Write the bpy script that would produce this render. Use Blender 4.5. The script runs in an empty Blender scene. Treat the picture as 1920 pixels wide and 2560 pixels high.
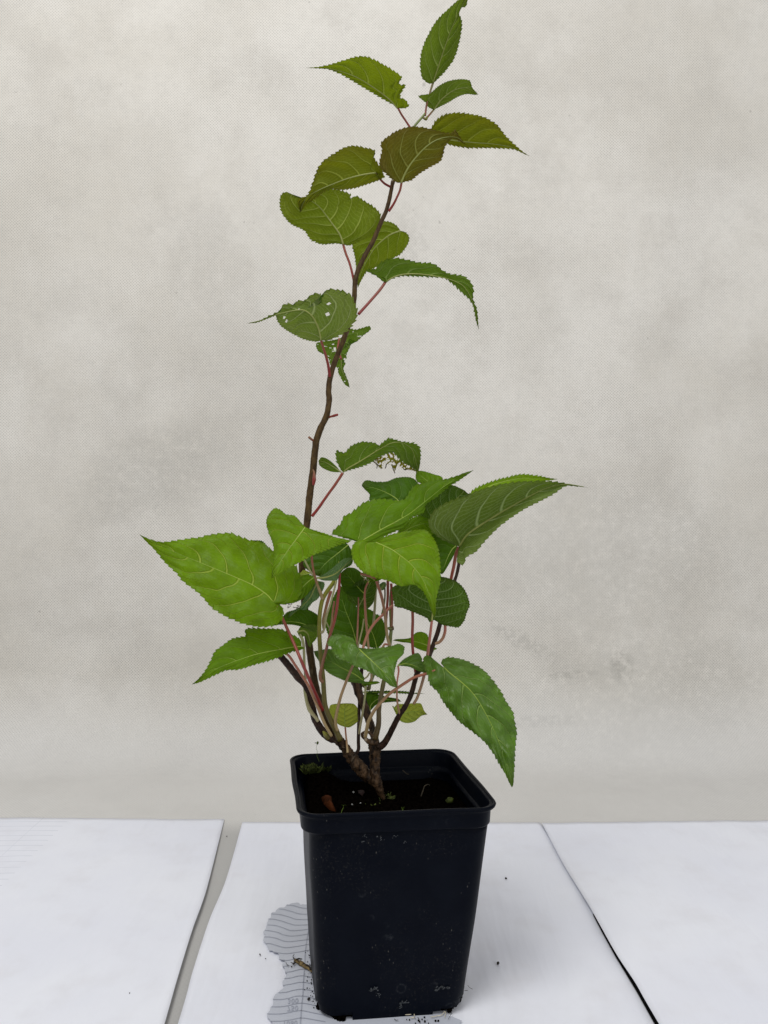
import bpy, bmesh, math, random
from mathutils import Vector, Matrix, noise

random.seed(7)
S = bpy.context.scene
# ------------------------------------------------------------------ camera, light, exposure
F = 1900.0            # focal length in photo pixels
CAMH = 0.282          # camera height above the table (m)
cam_d = bpy.data.cameras.new('camera'); cam = bpy.data.objects.new('camera', cam_d)
S.collection.objects.link(cam); S.camera = cam
cam_d.sensor_fit = 'VERTICAL'; cam_d.sensor_height = 36; cam_d.lens = F/2560*36
cam_d.clip_start = 0.01; cam_d.clip_end = 50
cam.location = (0, 0, CAMH); cam.rotation_euler = (math.radians(90), 0, 0)

W = bpy.data.worlds.new('World'); S.world = W; W.use_nodes = True
bg = W.node_tree.nodes['Background']; bg.inputs[0].default_value = (0.97, 0.98, 1.0, 1); bg.inputs[1].default_value = 0.44

def area(name, loc, target, size, energy, col=(1, 1, 1)):
    l = bpy.data.lights.new(name, 'AREA'); l.shape = 'DISK'; l.size = size; l.energy = energy; l.color = col
    o = bpy.data.objects.new(name, l); S.collection.objects.link(o); o.location = loc
    o.rotation_euler = (Vector(target)-Vector(loc)).to_track_quat('-Z', 'Y').to_euler()
    return o
area('soft_top_light', (-0.45, -0.25, 1.75), (0.0, 0.75, 0.25), 0.8, 17.0, (1.0, 0.985, 0.945))
area('window_light', (0.9, -1.1, 0.9), (0.0, 0.75, 0.3), 1.4, 10.0, (1.0, 0.99, 0.97))
S.view_settings.view_transform = 'Standard'; S.view_settings.look = 'None'
S.view_settings.exposure = 0.0; S.view_settings.gamma = 1.0
S.render.engine = 'CYCLES'
S.cycles.max_bounces = 8; S.cycles.transparent_max_bounces = 8

# ------------------------------------------------------------------ helpers
C = S.collection
CROPS = {  # zoomed crops of the measurements: offset x, offset y, scale
 's': (0, 0, 1.0), 'c1': (600, 0, 2.07375), 'c2': (600, 450, 2.37), 'c3': (600, 950, 1.8433), 'c4': (320, 1240, 2.765),
 'd1': (650, 1380, 3.6867), 'd2': (950, 1380, 3.6875), 'd3': (650, 1630, 3.6867), 'd4': (680, 1830, 2.765),
 'e1': (820, 1130, 4.1475), 'f1': (680, 1380, 5.53), 'f2': (680, 1560, 5.53), 'g': (640, 2240, 6.914), 'h': (780, 1860, 6.9125),
 'k': (680, 2470, 13.825), 'm': (940, 2440, 5.925), 'c5': (600, 2200, 2.37)}
def src(crop, p):
    ox, oy, s = CROPS[crop]; return (ox+p[0]/s, oy+p[1]/s)
def P(px, py, D):
    return Vector(((px-960)/F*D, D, CAMH-(py-1280)/F*D))
def on_plane(px, py, z=0.0):
    D = (CAMH-z)*F/(py-1280); return P(px, py, D)

def mesh_obj(name, verts, faces, mats=(), parent=None, smooth=True, uvs=None, mat_idx=None):
    me = bpy.data.meshes.new(name); me.from_pydata([tuple(v) for v in verts], [], faces)
    for m in mats: me.materials.append(m)
    if uvs is not None:
        uv = me.uv_layers.new(name='UVMap')
        for l in me.loops: uv.data[l.index].uv = uvs[l.vertex_index]
    if mat_idx is not None:
        for p, i in zip(me.polygons, mat_idx): p.material_index = i
    if smooth:
        for p in me.polygons: p.use_smooth = True
    o = bpy.data.objects.new(name, me); C.objects.link(o)
    if parent is not None: o.parent = parent
    return o
def tag(o, label=None, cat=None, group=None, kind=None):
    if label: o['label'] = label
    if cat: o['category'] = cat
    if group: o['group'] = group
    if kind: o['kind'] = kind
    return o
def empty(name, loc):
    o = bpy.data.objects.new(name, None); o.empty_display_size = 0.01; o.location = loc; C.objects.link(o); return o

def catmull(pts, n):
    """resample a polyline of tuples with a centripetal-ish Catmull-Rom to n points, even in arc length"""
    pts = [Vector(p) for p in pts]
    if len(pts) == 2:
        return [pts[0].lerp(pts[1], i/(n-1)) for i in range(n)]
    ext = [pts[0]*2-pts[1]] + pts + [pts[-1]*2-pts[-2]]
    dense = []
    for i in range(1, len(ext)-2):
        p0, p1, p2, p3 = ext[i-1], ext[i], ext[i+1], ext[i+2]
        d = 16
        for j in range(d):
            t = j/d; t2 = t*t; t3 = t2*t
            tau = 0.42
            m1 = (p2-p0)*tau; m2 = (p3-p1)*tau
            dense.append(p1*(2*t3-3*t2+1)+m1*(t3-2*t2+t)+p2*(-2*t3+3*t2)+m2*(t3-t2))
    dense.append(pts[-1])
    L = [0]
    for a, b in zip(dense, dense[1:]): L.append(L[-1]+(b-a).length)
    tot = L[-1] or 1e-9; out = []; k = 0
    for i in range(n):
        s = tot*i/(n-1)
        while k < len(L)-2 and L[k+1] < s: k += 1
        seg = L[k+1]-L[k]
        out.append(dense[k].lerp(dense[k+1], min(max((s-L[k])/seg if seg > 1e-12 else 0, 0), 1)))
    return out

def tube_geo(path, radii, seg=10, bump=0.0, seed=0.0, bfreq=400):
    verts = []; faces = []; uvs = []
    n = len(path); L = 0
    ref = Vector((0, 1, 0.13)).normalized()
    for i, p in enumerate(path):
        t = (path[min(i+1, n-1)]-path[max(i-1, 0)]).normalized()
        a = t.cross(ref)
        if a.length < 1e-3: a = t.cross(Vector((1, 0, 0)))
        a.normalize(); b = t.cross(a).normalized()
        if i: L += (path[i]-path[i-1]).length
        for j in range(seg):
            ang = 2*math.pi*j/seg; r = radii[i]
            d = a*math.cos(ang)+b*math.sin(ang)
            if bump:
                q = p+d*r; r *= 1+bump*noise.noise(Vector((q.x*bfreq+seed, q.y*bfreq, q.z*bfreq*0.6)))+bump*0.6*noise.noise(q*bfreq*2.7)
            verts.append(p+d*r); uvs.append((i/(n-1), j/seg))
    for i in range(n-1):
        for j in range(seg):
            k = (j+1) % seg
            faces.append((i*seg+j, i*seg+k, (i+1)*seg+k, (i+1)*seg+j))
    for e, s in ((0, 1), (n-1, -1)):
        c = len(verts); verts.append(path[e]); uvs.append((e/(n-1), 0.5))
        for j in range(seg):
            k = (j+1) % seg
            faces.append((c, e*seg+k, e*seg+j) if s == 1 else (c, e*seg+j, e*seg+k))
    return verts, faces, uvs
def interp(vals, t):
    if not isinstance(vals, (list, tuple)): return vals
    x = t*(len(vals)-1); i = min(int(x), len(vals)-2); return vals[i]+(vals[i+1]-vals[i])*(x-i)
def tube_px(crop, pts, D, rpx, n=None, **kw):
    """tube through photo points; D (one or several depths) and radius in photo px, both spread along the length"""
    n = n or max(12, len(pts)*8)
    p2 = catmull([(*src(crop, p), 0) for p in pts], n)
    path = []; rad = []
    for i, q in enumerate(p2):
        t = i/(n-1); d = interp(D, t); path.append(P(q.x, q.y, d)); rad.append(interp(rpx, t)*d/F*(0.90 if kw.get('seg') == 8 else 1.0))
    return tube_geo(path, rad, **kw)

# ------------------------------------------------------------------ materials
class N:
    def __init__(s, name):
        s.m = bpy.data.materials.new(name); s.m.use_nodes = True; s.t = s.m.node_tree; s.t.nodes.clear()
        s.out = s.t.nodes.new('ShaderNodeOutputMaterial')
    def n(s, typ, **kw):
        nd = s.t.nodes.new(typ)
        for k, v in kw.items(): setattr(nd, k, v)
        return nd
    def l(s, a, b): s.t.links.new(a, b)
    def put(s, sock, v):
        if isinstance(v, bpy.types.NodeSocket): s.l(v, sock)
        else:
            if isinstance(v, tuple) and len(v) == 3 and sock.type == 'RGBA': v = (*v, 1)
            sock.default_value = v
    def math(s, op, a, b=0.0, c=None, clamp=False):
        nd = s.n('ShaderNodeMath', operation=op, use_clamp=clamp); s.put(nd.inputs[0], a); s.put(nd.inputs[1], b)
        if c is not None: s.put(nd.inputs[2], c)
        return nd.outputs[0]
    def mix(s, f, a, b):
        nd = s.n('ShaderNodeMix', data_type='RGBA'); s.put(nd.inputs[0], f); s.put(nd.inputs[6], a); s.put(nd.inputs[7], b); return nd.outputs[2]
    def ramp(s, x, a, b, lo=0.0, hi=1.0):   # smooth map of x from a..b to lo..hi
        nd = s.n('ShaderNodeMapRange', interpolation_type='SMOOTHSTEP'); s.put(nd.inputs[0], x)
        nd.inputs[1].default_value = a; nd.inputs[2].default_value = b; nd.inputs[3].default_value = lo; nd.inputs[4].default_value = hi
        return nd.outputs[0]
    def noise(s, vec, scale, detail=3, rough=0.55):
        nd = s.n('ShaderNodeTexNoise'); s.l(vec, nd.inputs['Vector']); nd.inputs['Scale'].default_value = scale
        nd.inputs['Detail'].default_value = detail; nd.inputs['Roughness'].default_value = rough; return nd.outputs[0]
    def obj(s): return s.n('ShaderNodeTexCoord').outputs['Object']
    def uv(s): return s.n('ShaderNodeTexCoord').outputs['UV']
    def bump(s, h, strength, dist):
        nd = s.n('ShaderNodeBump'); s.l(h, nd.inputs['Height']); nd.inputs['Strength'].default_value = strength; nd.inputs['Distance'].default_value = dist
        return nd.outputs[0]
    def pbr(s, col, rough=0.5, normal=None, spec=0.5, **kw):
        b = s.n('ShaderNodeBsdfPrincipled'); s.put(b.inputs['Base Color'], col); s.put(b.inputs['Roughness'], rough)
        s.put(b.inputs['Specular IOR Level'], spec)
        for k, v in kw.items(): s.put(b.inputs[k], v)
        if normal is not None: s.l(normal, b.inputs['Normal'])
        return b.outputs[0]
    def done(s, sh): s.l(sh, s.out.inputs[0]); return s.m

def leaf_mat(name, top, under, vein_top, vein_under, red=0.0, trans=0.3, tcol=(0.20, 0.34, 0.01), seed=0.0, spec=0.16):
    k = N(name); uv = k.uv(); sp = k.n('ShaderNodeSeparateXYZ'); k.l(uv, sp.inputs[0])
    m = sp.outputs[0]; sv = k.math('SUBTRACT', k.math('MULTIPLY', sp.outputs[1], 2.0), 1.0)
    obj = k.obj()
    wob = k.math('MULTIPLY', k.math('SUBTRACT', k.noise(obj, 70+seed, 2), 0.5), 0.09)
    at = k.n('ShaderNodeAttribute'); at.attribute_name = 'veinpos'
    a = k.math('ABSOLUTE', sv)
    side = k.math('MULTIPLY', k.math('GREATER_THAN', sv, 0.0), 0.5)
    q = k.math('ADD', k.math('SUBTRACT', m, k.math('MULTIPLY', k.math('POWER', a, 1.35), 0.36)), wob)
    fr = k.math('FRACT', at.outputs['Fac'])
    dist = k.math('ABSOLUTE', k.math('SUBTRACT', fr, 0.5))
    gb = k.n('ShaderNodeNewGeometry'); w = k.math('MULTIPLY', k.math('ADD', 0.026, k.math('MULTIPLY', k.math('SUBTRACT', 1.0, a), 0.042)), k.math('ADD', 1.0, k.math('MULTIPLY', gb.outputs['Backfacing'], 0.55)))
    v1 = k.math('MULTIPLY', k.math('SUBTRACT', 1.0, k.math('DIVIDE', dist, w), clamp=True), 1.5, clamp=True)
    v1 = k.math('MULTIPLY', v1, k.ramp(a, 0.97, 0.80))
    dist0 = k.math('SUBTRACT', 0.5, dist)
    vb = k.math('MULTIPLY', k.math('SUBTRACT', 1.0, k.math('DIVIDE', dist0, 0.035), clamp=True), k.ramp(a, 0.45, 0.75))
    v1 = k.math('MAXIMUM', v1, k.math('MULTIPLY', vb, k.ramp(a, 1.0, 0.9, 0.0, 0.55)))
    # ladder veins between the side veins
    lad = k.math('FRACT', k.math('ADD', k.math('MULTIPLY', k.math('ADD', a, k.math('MULTIPLY', wob, 0.8)), 11.0), k.math('MULTIPLY', dist, 0.9)))
    v2 = k.math('SUBTRACT', 1.0, k.math('MULTIPLY', k.math('ABSOLUTE', k.math('SUBTRACT', lad, 0.5)), 9.0), clamp=True)
    vor = k.n('ShaderNodeTexVoronoi', feature='DISTANCE_TO_EDGE'); k.l(obj, vor.inputs['Vector']); vor.inputs['Scale'].default_value = 420
    v3 = k.ramp(vor.outputs[0], 0.07, 0.0)
    n1 = k.noise(obj, 38+seed, 4); n2 = k.noise(obj, 260, 3)
    # upper side
    ct = k.mix(k.ramp(n1, 0.3, 0.7), tuple(c*0.80 for c in top), tuple(c*1.20 for c in top))
    ct = k.mix(k.math('MULTIPLY', k.ramp(n2, 0.45, 0.72), 0.25), ct, tuple(c*1.5 for c in top))
    vt = k.math('MAXIMUM', k.math('MULTIPLY', v1, 0.72), k.math('MAXIMUM', k.math('MULTIPLY', v2, 0.17), k.math('MULTIPLY', v3, 0.07)))
    ct = k.mix(vt, ct, vein_top)
    cu = k.mix(k.ramp(n1, 0.3, 0.7), tuple(c*0.82 for c in under), tuple(c*1.18 for c in under))
    vu = k.math('MAXIMUM', k.math('MULTIPLY', v1, 0.90), k.math('MAXIMUM', k.math('MULTIPLY', v2, 0.52), k.math('MULTIPLY', v3, 0.20)))

    cu = k.mix(k.math('MULTIPLY', k.ramp(a, 0.75, 0.35), 0.45), cu, tuple(c*q for c, q in zip(under, (0.55, 0.72, 0.5))))
    cu = k.mix(vu, cu, vein_under)
    geo = k.n('ShaderNodeNewGeometry')
    col = k.mix(geo.outputs['Backfacing'], ct, cu)
    edge = k.math('MAXIMUM', k.ramp(a, 0.93, 1.0), k.ramp(m, 0.80, 0.99))
    if red > 0:
        wide = k.math('MAXIMUM', k.ramp(a, 0.45, 1.0), k.ramp(m, 0.6, 0.98))
        col = k.mix(k.math('MULTIPLY', wide, red), col, (0.085, 0.030, 0.008))
    col = k.mix(k.math('MULTIPLY', edge, 0.35), col, (0.05, 0.03, 0.006))
    h = k.math('ADD', k.math('MULTIPLY', v1, -1.0), k.math('ADD', k.math('MULTIPLY', v2, -0.12), k.math('MULTIPLY', k.noise(obj, 170, 3), 0.9)))
    h = k.math('ADD', h, k.math('MULTIPLY', dist, 1.0))
    nm = k.bump(h, 0.75, 0.0010)
    rough = k.math('ADD', 0.42, k.math('MULTIPLY', geo.outputs['Backfacing'], 0.2))
    s1 = k.pbr(col, rough, nm, spec=spec)
    tr = k.n('ShaderNodeBsdfTranslucent'); k.l(k.mix(k.math('MULTIPLY', vt, 0.7), tcol, tuple(c*0.6 for c in tcol)), tr.inputs[0]); k.l(nm, tr.inputs[1])
    mx = k.n('ShaderNodeMixShader'); mx.inputs[0].default_value = trans; k.l(s1, mx.inputs[1]); k.l(tr.outputs[0], mx.inputs[2])
    return k.done(mx.outputs[0])

M = {}
VT = (0.36, 0.46, 0.05)
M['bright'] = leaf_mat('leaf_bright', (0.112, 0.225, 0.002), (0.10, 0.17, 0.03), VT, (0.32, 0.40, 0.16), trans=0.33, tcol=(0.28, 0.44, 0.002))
M['green'] = leaf_mat('leaf_green', (0.072, 0.158, 0.001), (0.085, 0.15, 0.018), (0.24, 0.36, 0.05), (0.27, 0.37, 0.10), trans=0.28, tcol=(0.22, 0.38, 0.002), seed=11, spec=0.13)
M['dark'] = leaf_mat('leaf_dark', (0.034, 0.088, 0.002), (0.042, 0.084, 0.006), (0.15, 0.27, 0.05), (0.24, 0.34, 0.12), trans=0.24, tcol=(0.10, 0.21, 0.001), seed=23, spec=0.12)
M['gloss'] = leaf_mat('leaf_gloss', (0.066, 0.150, 0.005), (0.08, 0.14, 0.02), (0.22, 0.34, 0.07), (0.27, 0.36, 0.12), trans=0.2, tcol=(0.14, 0.30, 0.002), seed=31, spec=0.5)
M['olive'] = leaf_mat('leaf_olive', (0.085, 0.15, 0.006), (0.092, 0.120, 0.004), (0.2, 0.28, 0.04), (0.34, 0.40, 0.06), red=0.34, trans=0.38, tcol=(0.27, 0.30, 0.001), seed=5)
M['olive_plain'] = leaf_mat('leaf_olive_plain', (0.085, 0.17, 0.006), (0.095, 0.140, 0.006), (0.2, 0.30, 0.04), (0.38, 0.46, 0.09), red=0.05, trans=0.38, tcol=(0.27, 0.36, 0.001), seed=7)
M['redtop'] = leaf_mat('leaf_redtop', (0.08, 0.09, 0.008), (0.095, 0.088, 0.008), (0.2, 0.22, 0.04), (0.34, 0.36, 0.08), red=0.42, trans=0.34, tcol=(0.22, 0.20, 0.002), seed=9)
M['grey'] = leaf_mat('leaf_greyunder', (0.07, 0.17, 0.008), (0.105, 0.148, 0.034), (0.2, 0.30, 0.05), (0.38, 0.48, 0.20), trans=0.26, tcol=(0.17, 0.28, 0.003), seed=13)
M['young'] = leaf_mat('leaf_young_under', (0.07, 0.17, 0.008), (0.092, 0.138, 0.016), (0.2, 0.30, 0.05), (0.38, 0.48, 0.13), trans=0.30, tcol=(0.19, 0.30, 0.002), seed=15)
M['pale'] = leaf_mat('leaf_pale', (0.13, 0.25, 0.08), (0.11, 0.20, 0.07), (0.35, 0.45, 0.25), (0.38, 0.48, 0.28), trans=0.2, tcol=(0.14, 0.30, 0.03), seed=17)
M['yellow'] = leaf_mat('leaf_yellow', (0.25, 0.34, 0.055), (0.24, 0.33, 0.06), (0.20, 0.25, 0.04), (0.20, 0.25, 0.05), trans=0.42, tcol=(0.55, 0.60, 0.05), seed=19)
M['mid'] = leaf_mat('leaf_mid', (0.096, 0.195, 0.001), (0.10, 0.17, 0.03), (0.33, 0.43, 0.06), (0.32, 0.40, 0.16), trans=0.30, tcol=(0.26, 0.42, 0.002), seed=37, spec=0.14)
M['holey'] = leaf_mat('leaf_holey', (0.07, 0.17, 0.008), (0.15, 0.20, 0.045), (0.2, 0.30, 0.05), (0.42, 0.50, 0.20), trans=0.30, tcol=(0.24, 0.36, 0.01), seed=33)
M['lacy'] = leaf_mat('leaf_lacy', (0.16, 0.17, 0.010), (0.15, 0.16, 0.012), (0.30, 0.18, 0.02), (0.32, 0.20, 0.02), red=0.15, trans=0.35, tcol=(0.35, 0.28, 0.005), seed=29)

def stalk_mat(name, c0, c1, rough=0.4):
    k = N(name); sp = k.n('ShaderNodeSeparateXYZ'); k.l(k.uv(), sp.inputs[0])
    n = k.noise(k.obj(), 300, 4)
    f = k.math('ADD', sp.outputs[0], k.math('MULTIPLY', k.math('SUBTRACT', n, 0.5), 0.5))
    col = k.mix(k.ramp(f, 0.1, 0.95), c0, c1)
    col = k.mix(k.math('MULTIPLY', k.ramp(n, 0.55, 0.75), 0.3), col, (0.10, 0.07, 0.03))
    return k.done(k.pbr(col, rough, k.bump(k.noise(k.obj(), 900, 3), 0.25, 0.0002), spec=0.5, **{'Subsurface Weight': 0.0}))
M['st_red'] = stalk_mat('stalk_red', (0.24, 0.19, 0.08), (0.22, 0.040, 0.028))     # uv 0 = leaf end, 1 = stem end
M['st_redleaf'] = stalk_mat('stalk_red_both', (0.25, 0.060, 0.036), (0.225, 0.018, 0.016))
M['st_redbrown'] = stalk_mat('stalk_red_to_brown', (0.23, 0.020, 0.018), (0.22, 0.10, 0.05))
M['st_pink'] = stalk_mat('stalk_pink', (0.40, 0.13, 0.095), (0.38, 0.23, 0.13))
M['st_pinkbrown'] = stalk_mat('stalk_pinkbrown', (0.34, 0.115, 0.070), (0.33, 0.24, 0.11))
M['st_pale'] = stalk_mat('stalk_pale', (0.34, 0.34, 0.15), (0.34, 0.30, 0.16))
M['st_green'] = stalk_mat('stem_green', (0.10, 0.080, 0.014), (0.21, 0.21, 0.012))
M['st_young'] = stalk_mat('stem_young', (0.09, 0.06, 0.02), (0.15, 0.19, 0.04))
M['vein_u'] = stalk_mat('midrib_under', (0.30, 0.33, 0.085), (0.20, 0.24, 0.05))
M['vein_t'] = stalk_mat('midrib_top', (0.30, 0.40, 0.045), (0.18, 0.29, 0.02))

def bark_mat(name, c0, c1, c2, sc=350, bs=0.8):
    k = N(name); o = k.obj()
    mp = k.n('ShaderNodeMapping'); k.l(o, mp.inputs[0]); mp.inputs['Scale'].default_value = (1, 1, 0.45)
    n1 = k.noise(mp.outputs[0], sc, 6, 0.65); n2 = k.noise(mp.outputs[0], sc*0.3, 3)
    vor = k.n('ShaderNodeTexVoronoi'); k.l(mp.outputs[0], vor.inputs['Vector']); vor.inputs['Scale'].default_value = sc*0.9
    col = k.mix(k.ramp(n1, 0.35, 0.65), c0, c1)
    col = k.mix(k.math('MULTIPLY', k.ramp(n2, 0.50, 0.66), k.ramp(vor.outputs[0], 0.5, 0.2)), col, c2)
    h = k.math('ADD', n1, k.math('MULTIPLY', vor.outputs[0], -0.5))
    return k.done(k.pbr(col, 0.6, k.bump(h, bs, 0.0012), spec=0.22))
M['bark_old'] = bark_mat('bark_old', (0.012, 0.006, 0.003), (0.090, 0.050, 0.024), (0.34, 0.27, 0.19))
M['bark_mid'] = bark_mat('bark_mid', (0.014, 0.007, 0.005), (0.045, 0.022, 0.013), (0.10, 0.07, 0.045), 500, 0.5)
M['bark_main'] = bark_mat('bark_main', (0.040, 0.020, 0.006), (0.085, 0.050, 0.015), (0.13, 0.09, 0.05), 500, 0.3)

def cloth_mat():
    k = N('fleece_cloth'); sp = k.n('ShaderNodeSeparateXYZ'); k.l(k.uv(), sp.inputs[0])
    o = k.obj()
    w = k.math('MULTIPLY', k.math('SUBTRACT', k.noise(o, 14, 3), 0.5), 0.004)
    kk = 2*math.pi/0.0034
    a = k.math('COSINE', k.math('MULTIPLY', k.math('ADD', sp.outputs[0], w), kk)); b = k.math('COSINE', k.math('MULTIPLY', k.math('ADD', sp.outputs[1], w), kk))
    dots = k.ramp(k.math('MULTIPLY', a, b), 0.15, 0.9)
    vis = k.ramp(k.noise(o, 6, 2), 0.30, 0.65, 0.35, 1.0)
    n1 = k.noise(o, 5.0, 8, 0.62); n2 = k.noise(o, 16, 8, 0.68); n3 = k.noise(o, 900, 2)
    col = k.mix(k.ramp(n1, 0.30, 0.70), (0.625, 0.595, 0.54), (0.72, 0.695, 0.65))
    n5 = k.noise(o, 110, 6, 0.75); col = k.mix(k.math('MULTIPLY', k.ramp(n5, 0.42, 0.70), 0.22), col, (0.50, 0.49, 0.46))
    col = k.mix(k.math('MULTIPLY', k.ramp(n2, 0.44, 0.72), 0.38), col, (0.50, 0.475, 0.435))
    mp = k.n('ShaderNodeMapping'); k.l(o, mp.inputs[0]); mp.inputs['Scale'].default_value = (1.0, 1.0, 0.22); mp.inputs['Rotation'].default_value = (0, 0.5, 0)
    n4 = k.noise(mp.outputs[0], 30, 7, 0.7)
    col = k.mix(k.math('MULTIPLY', k.ramp(n4, 0.50, 0.78), 0.16), col, (0.84, 0.83, 0.80))
    col = k.mix(k.math('MULTIPLY', k.ramp(n3, 0.35, 0.7), 0.10), col, (0.80, 0.79, 0.77))
    spot = k.noise(o, 95, 1); col = k.mix(k.math('MULTIPLY', k.ramp(spot, 0.79, 0.84), 0.4), col, (0.25, 0.24, 0.22))
    col = k.mix(k.math('MULTIPLY', dots, k.math('MULTIPLY', vis, 0.62)), col, (0.28, 0.27, 0.25))
    # dirt marks on the hanging part: old rubbed smudges
    so = k.n('ShaderNodeSeparateXYZ'); k.l(o, so.inputs[0])
    for (cx, cz, rx, rz, rot, amt, brk) in ((0.165, 0.128, 0.045, 0.010, -0.5, 0.36, 0.50), (0.30, 0.065, 0.16, 0.07, 0.1, 0.28, 0.40), (0.27, 0.23, 0.16, 0.10, 0.0, 0.20, 0.40), (-0.27, 0.33, 0.10, 0.05, 0.4, 0.22, 0.42), (-0.20, 0.52, 0.05, 0.12, 0.2, 0.08, 0.42),
                                            (0.28, 0.10, 0.015, 0.02, 0.3, 0.45, 0.5), (0.22, 0.09, 0.03, 0.005, 0.1, 0.4, 0.5), (0.02, 0.60, 0.03, 0.05, 0.0, 0.20, 0.45), (0.18, 0.04, 0.05, 0.006, 0.05, 0.35, 0.45)):
        dx = k.math('SUBTRACT', so.outputs[0], cx); dz = k.math('SUBTRACT', so.outputs[2], cz); ca, sa = math.cos(rot), math.sin(rot)
        u_ = k.math('DIVIDE', k.math('ADD', k.math('MULTIPLY', dx, ca), k.math('MULTIPLY', dz, sa)), rx)
        w_ = k.math('DIVIDE', k.math('SUBTRACT', k.math('MULTIPLY', dz, ca), k.math('MULTIPLY', dx, sa)), rz)
        d2 = k.math('ADD', k.math('MULTIPLY', u_, u_), k.math('MULTIPLY', w_, w_))
        col = k.mix(k.math('MULTIPLY', k.math('MULTIPLY', k.ramp(d2, 1.6, 0.1), k.ramp(n5, brk-0.12, brk+0.12)), amt), col, (0.36, 0.35, 0.32))
    # shade in the gap between the sheets, painted into the cloth colour
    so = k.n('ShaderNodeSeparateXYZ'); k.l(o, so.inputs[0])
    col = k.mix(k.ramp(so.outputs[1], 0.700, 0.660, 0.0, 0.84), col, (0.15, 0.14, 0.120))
    col = k.mix(k.ramp(so.outputs[2], 0.10, 0.0, 0.0, 0.6), col, (0.60, 0.60, 0.605))  # cooler light near the table, mixed into the colour
    h = k.math('ADD', k.math('MULTIPLY', dots, -1.0), k.math('MULTIPLY', n3, 0.6))
    return k.done(k.pbr(col, 0.85, k.bump(h, 0.35, 0.0003), spec=0.15))
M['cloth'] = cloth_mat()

def paper_mat(name, lines):
    k = N(name); o = k.obj(); sp = k.n('ShaderNodeSeparateXYZ'); k.l(o, sp.inputs[0])
    n1 = k.noise(o, 8, 3); n2 = k.noise(o, 1500, 2); n3 = k.noise(o, 28, 4)
    col = k.mix(k.ramp(n1, 0.3, 0.7), (0.755, 0.775, 0.865), (0.80, 0.82, 0.895))
    col = k.mix(k.math('MULTIPLY', k.ramp(n3, 0.45, 0.8), 0.45), col, (0.68, 0.68, 0.735))
    col = k.mix(k.math('MULTIPLY', n2, 0.06), col, (0.6, 0.6, 0.63))
    if lines:   # print on the reverse shining through
        fy = k.math('FRACT', k.math('DIVIDE', k.math('ADD', sp.outputs[1], k.math('MULTIPLY', n3, 0.0015)), 0.0098))
        ln = k.ramp(k.math('ABSOLUTE', k.math('SUBTRACT', fy, 0.5)), 0.05, 0.0)
        lx = k.math('FRACT', k.math('DIVIDE', k.math('ADD', sp.outputs[0], 0.003), 0.045))
        l2 = k.ramp(k.math('ABSOLUTE', k.math('SUBTRACT', lx, 0.5)), 0.012, 0.0)
        inside = k.math('LESS_THAN', sp.outputs[0], 0.0)
        ln = k.math('MULTIPLY', k.math('MAXIMUM', ln, k.math('MULTIPLY', l2, 0.5)), k.math('MULTIPLY', inside, k.ramp(n1, 0.35, 0.6, 0.3, 0.9)))
        col = k.mix(k.math('MULTIPLY', ln, lines), col, (0.42, 0.45, 0.54))
    mp = k.n('ShaderNodeMapping'); k.l(o, mp.inputs[0]); mp.inputs['Scale'].default_value = (1.0, 0.16, 1); mp.inputs['Rotation'].default_value = (0, 0, 0.12)
    h = k.math('ADD', k.math('MULTIPLY', k.noise(mp.outputs[0], 38, 3), 2.0), k.math('MULTIPLY', n2, 0.01))
    return k.done(k.pbr(col, 0.65, k.bump(h, 0.35, 0.004), spec=0.25))
M['paper1'] = paper_mat('paper_lined', 0.9); M['paper2'] = paper_mat('paper_plain', 0.0)

def pot_mat():
    k = N('pot_plastic'); o = k.obj()
    n1 = k.noise(o, 60, 5, 0.6); n2 = k.noise(o, 700, 4, 0.7)
    mp = k.n('ShaderNodeMapping'); k.l(o, mp.inputs[0]); mp.inputs['Scale'].default_value = (1, 1, 0.5)
    vor = k.n('ShaderNodeTexVoronoi'); k.l(mp.outputs[0], vor.inputs['Vector']); vor.inputs['Scale'].default_value = 420; vor.inputs['Randomness'].default_value = 1
    dens = k.ramp(k.noise(o, 45, 3), 0.50, 0.68)
    speck = k.math('MULTIPLY', k.ramp(vor.outputs[0], 0.16, 0.06), dens)
    vo2 = k.n('ShaderNodeTexVoronoi'); k.l(o, vo2.inputs['Vector']); vo2.inputs['Scale'].default_value = 95
    ring = k.math('SUBTRACT', 1.0, k.math('MULTIPLY', k.math('ABSOLUTE', k.math('SUBTRACT', vo2.outputs[0], 0.24)), 14.0), clamp=True)
    ring = k.math('MULTIPLY', ring, k.math('MULTIPLY', k.ramp(k.noise(o, 30, 2), 0.58, 0.66), k.ramp(n2, 0.35, 0.6)))
    col = k.mix(k.ramp(n1, 0.3, 0.75), (0.0004, 0.0014, 0.0048), (0.0016, 0.0030, 0.0070))
    dust = k.math('MULTIPLY', k.ramp(n2, 0.52, 0.75), k.ramp(k.noise(o, 22, 3), 0.42, 0.7))
    col = k.mix(k.math('MULTIPLY', dust, 0.30), col, (0.07, 0.065, 0.055))
    col = k.mix(k.math('MULTIPLY', speck, 0.32), col, (0.22, 0.21, 0.18))
    col = k.mix(k.math('MULTIPLY', ring, 0.13), col, (0.14, 0.15, 0.16))
    rough = k.math('ADD', 0.42, k.math('MULTIPLY', dust, 0.25))
    return k.done(k.pbr(col, rough, k.bump(k.math('ADD', n1, k.math('MULTIPLY', n2, 0.25)), 0.25, 0.0006), spec=0.07))
M['pot'] = pot_mat()
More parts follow.
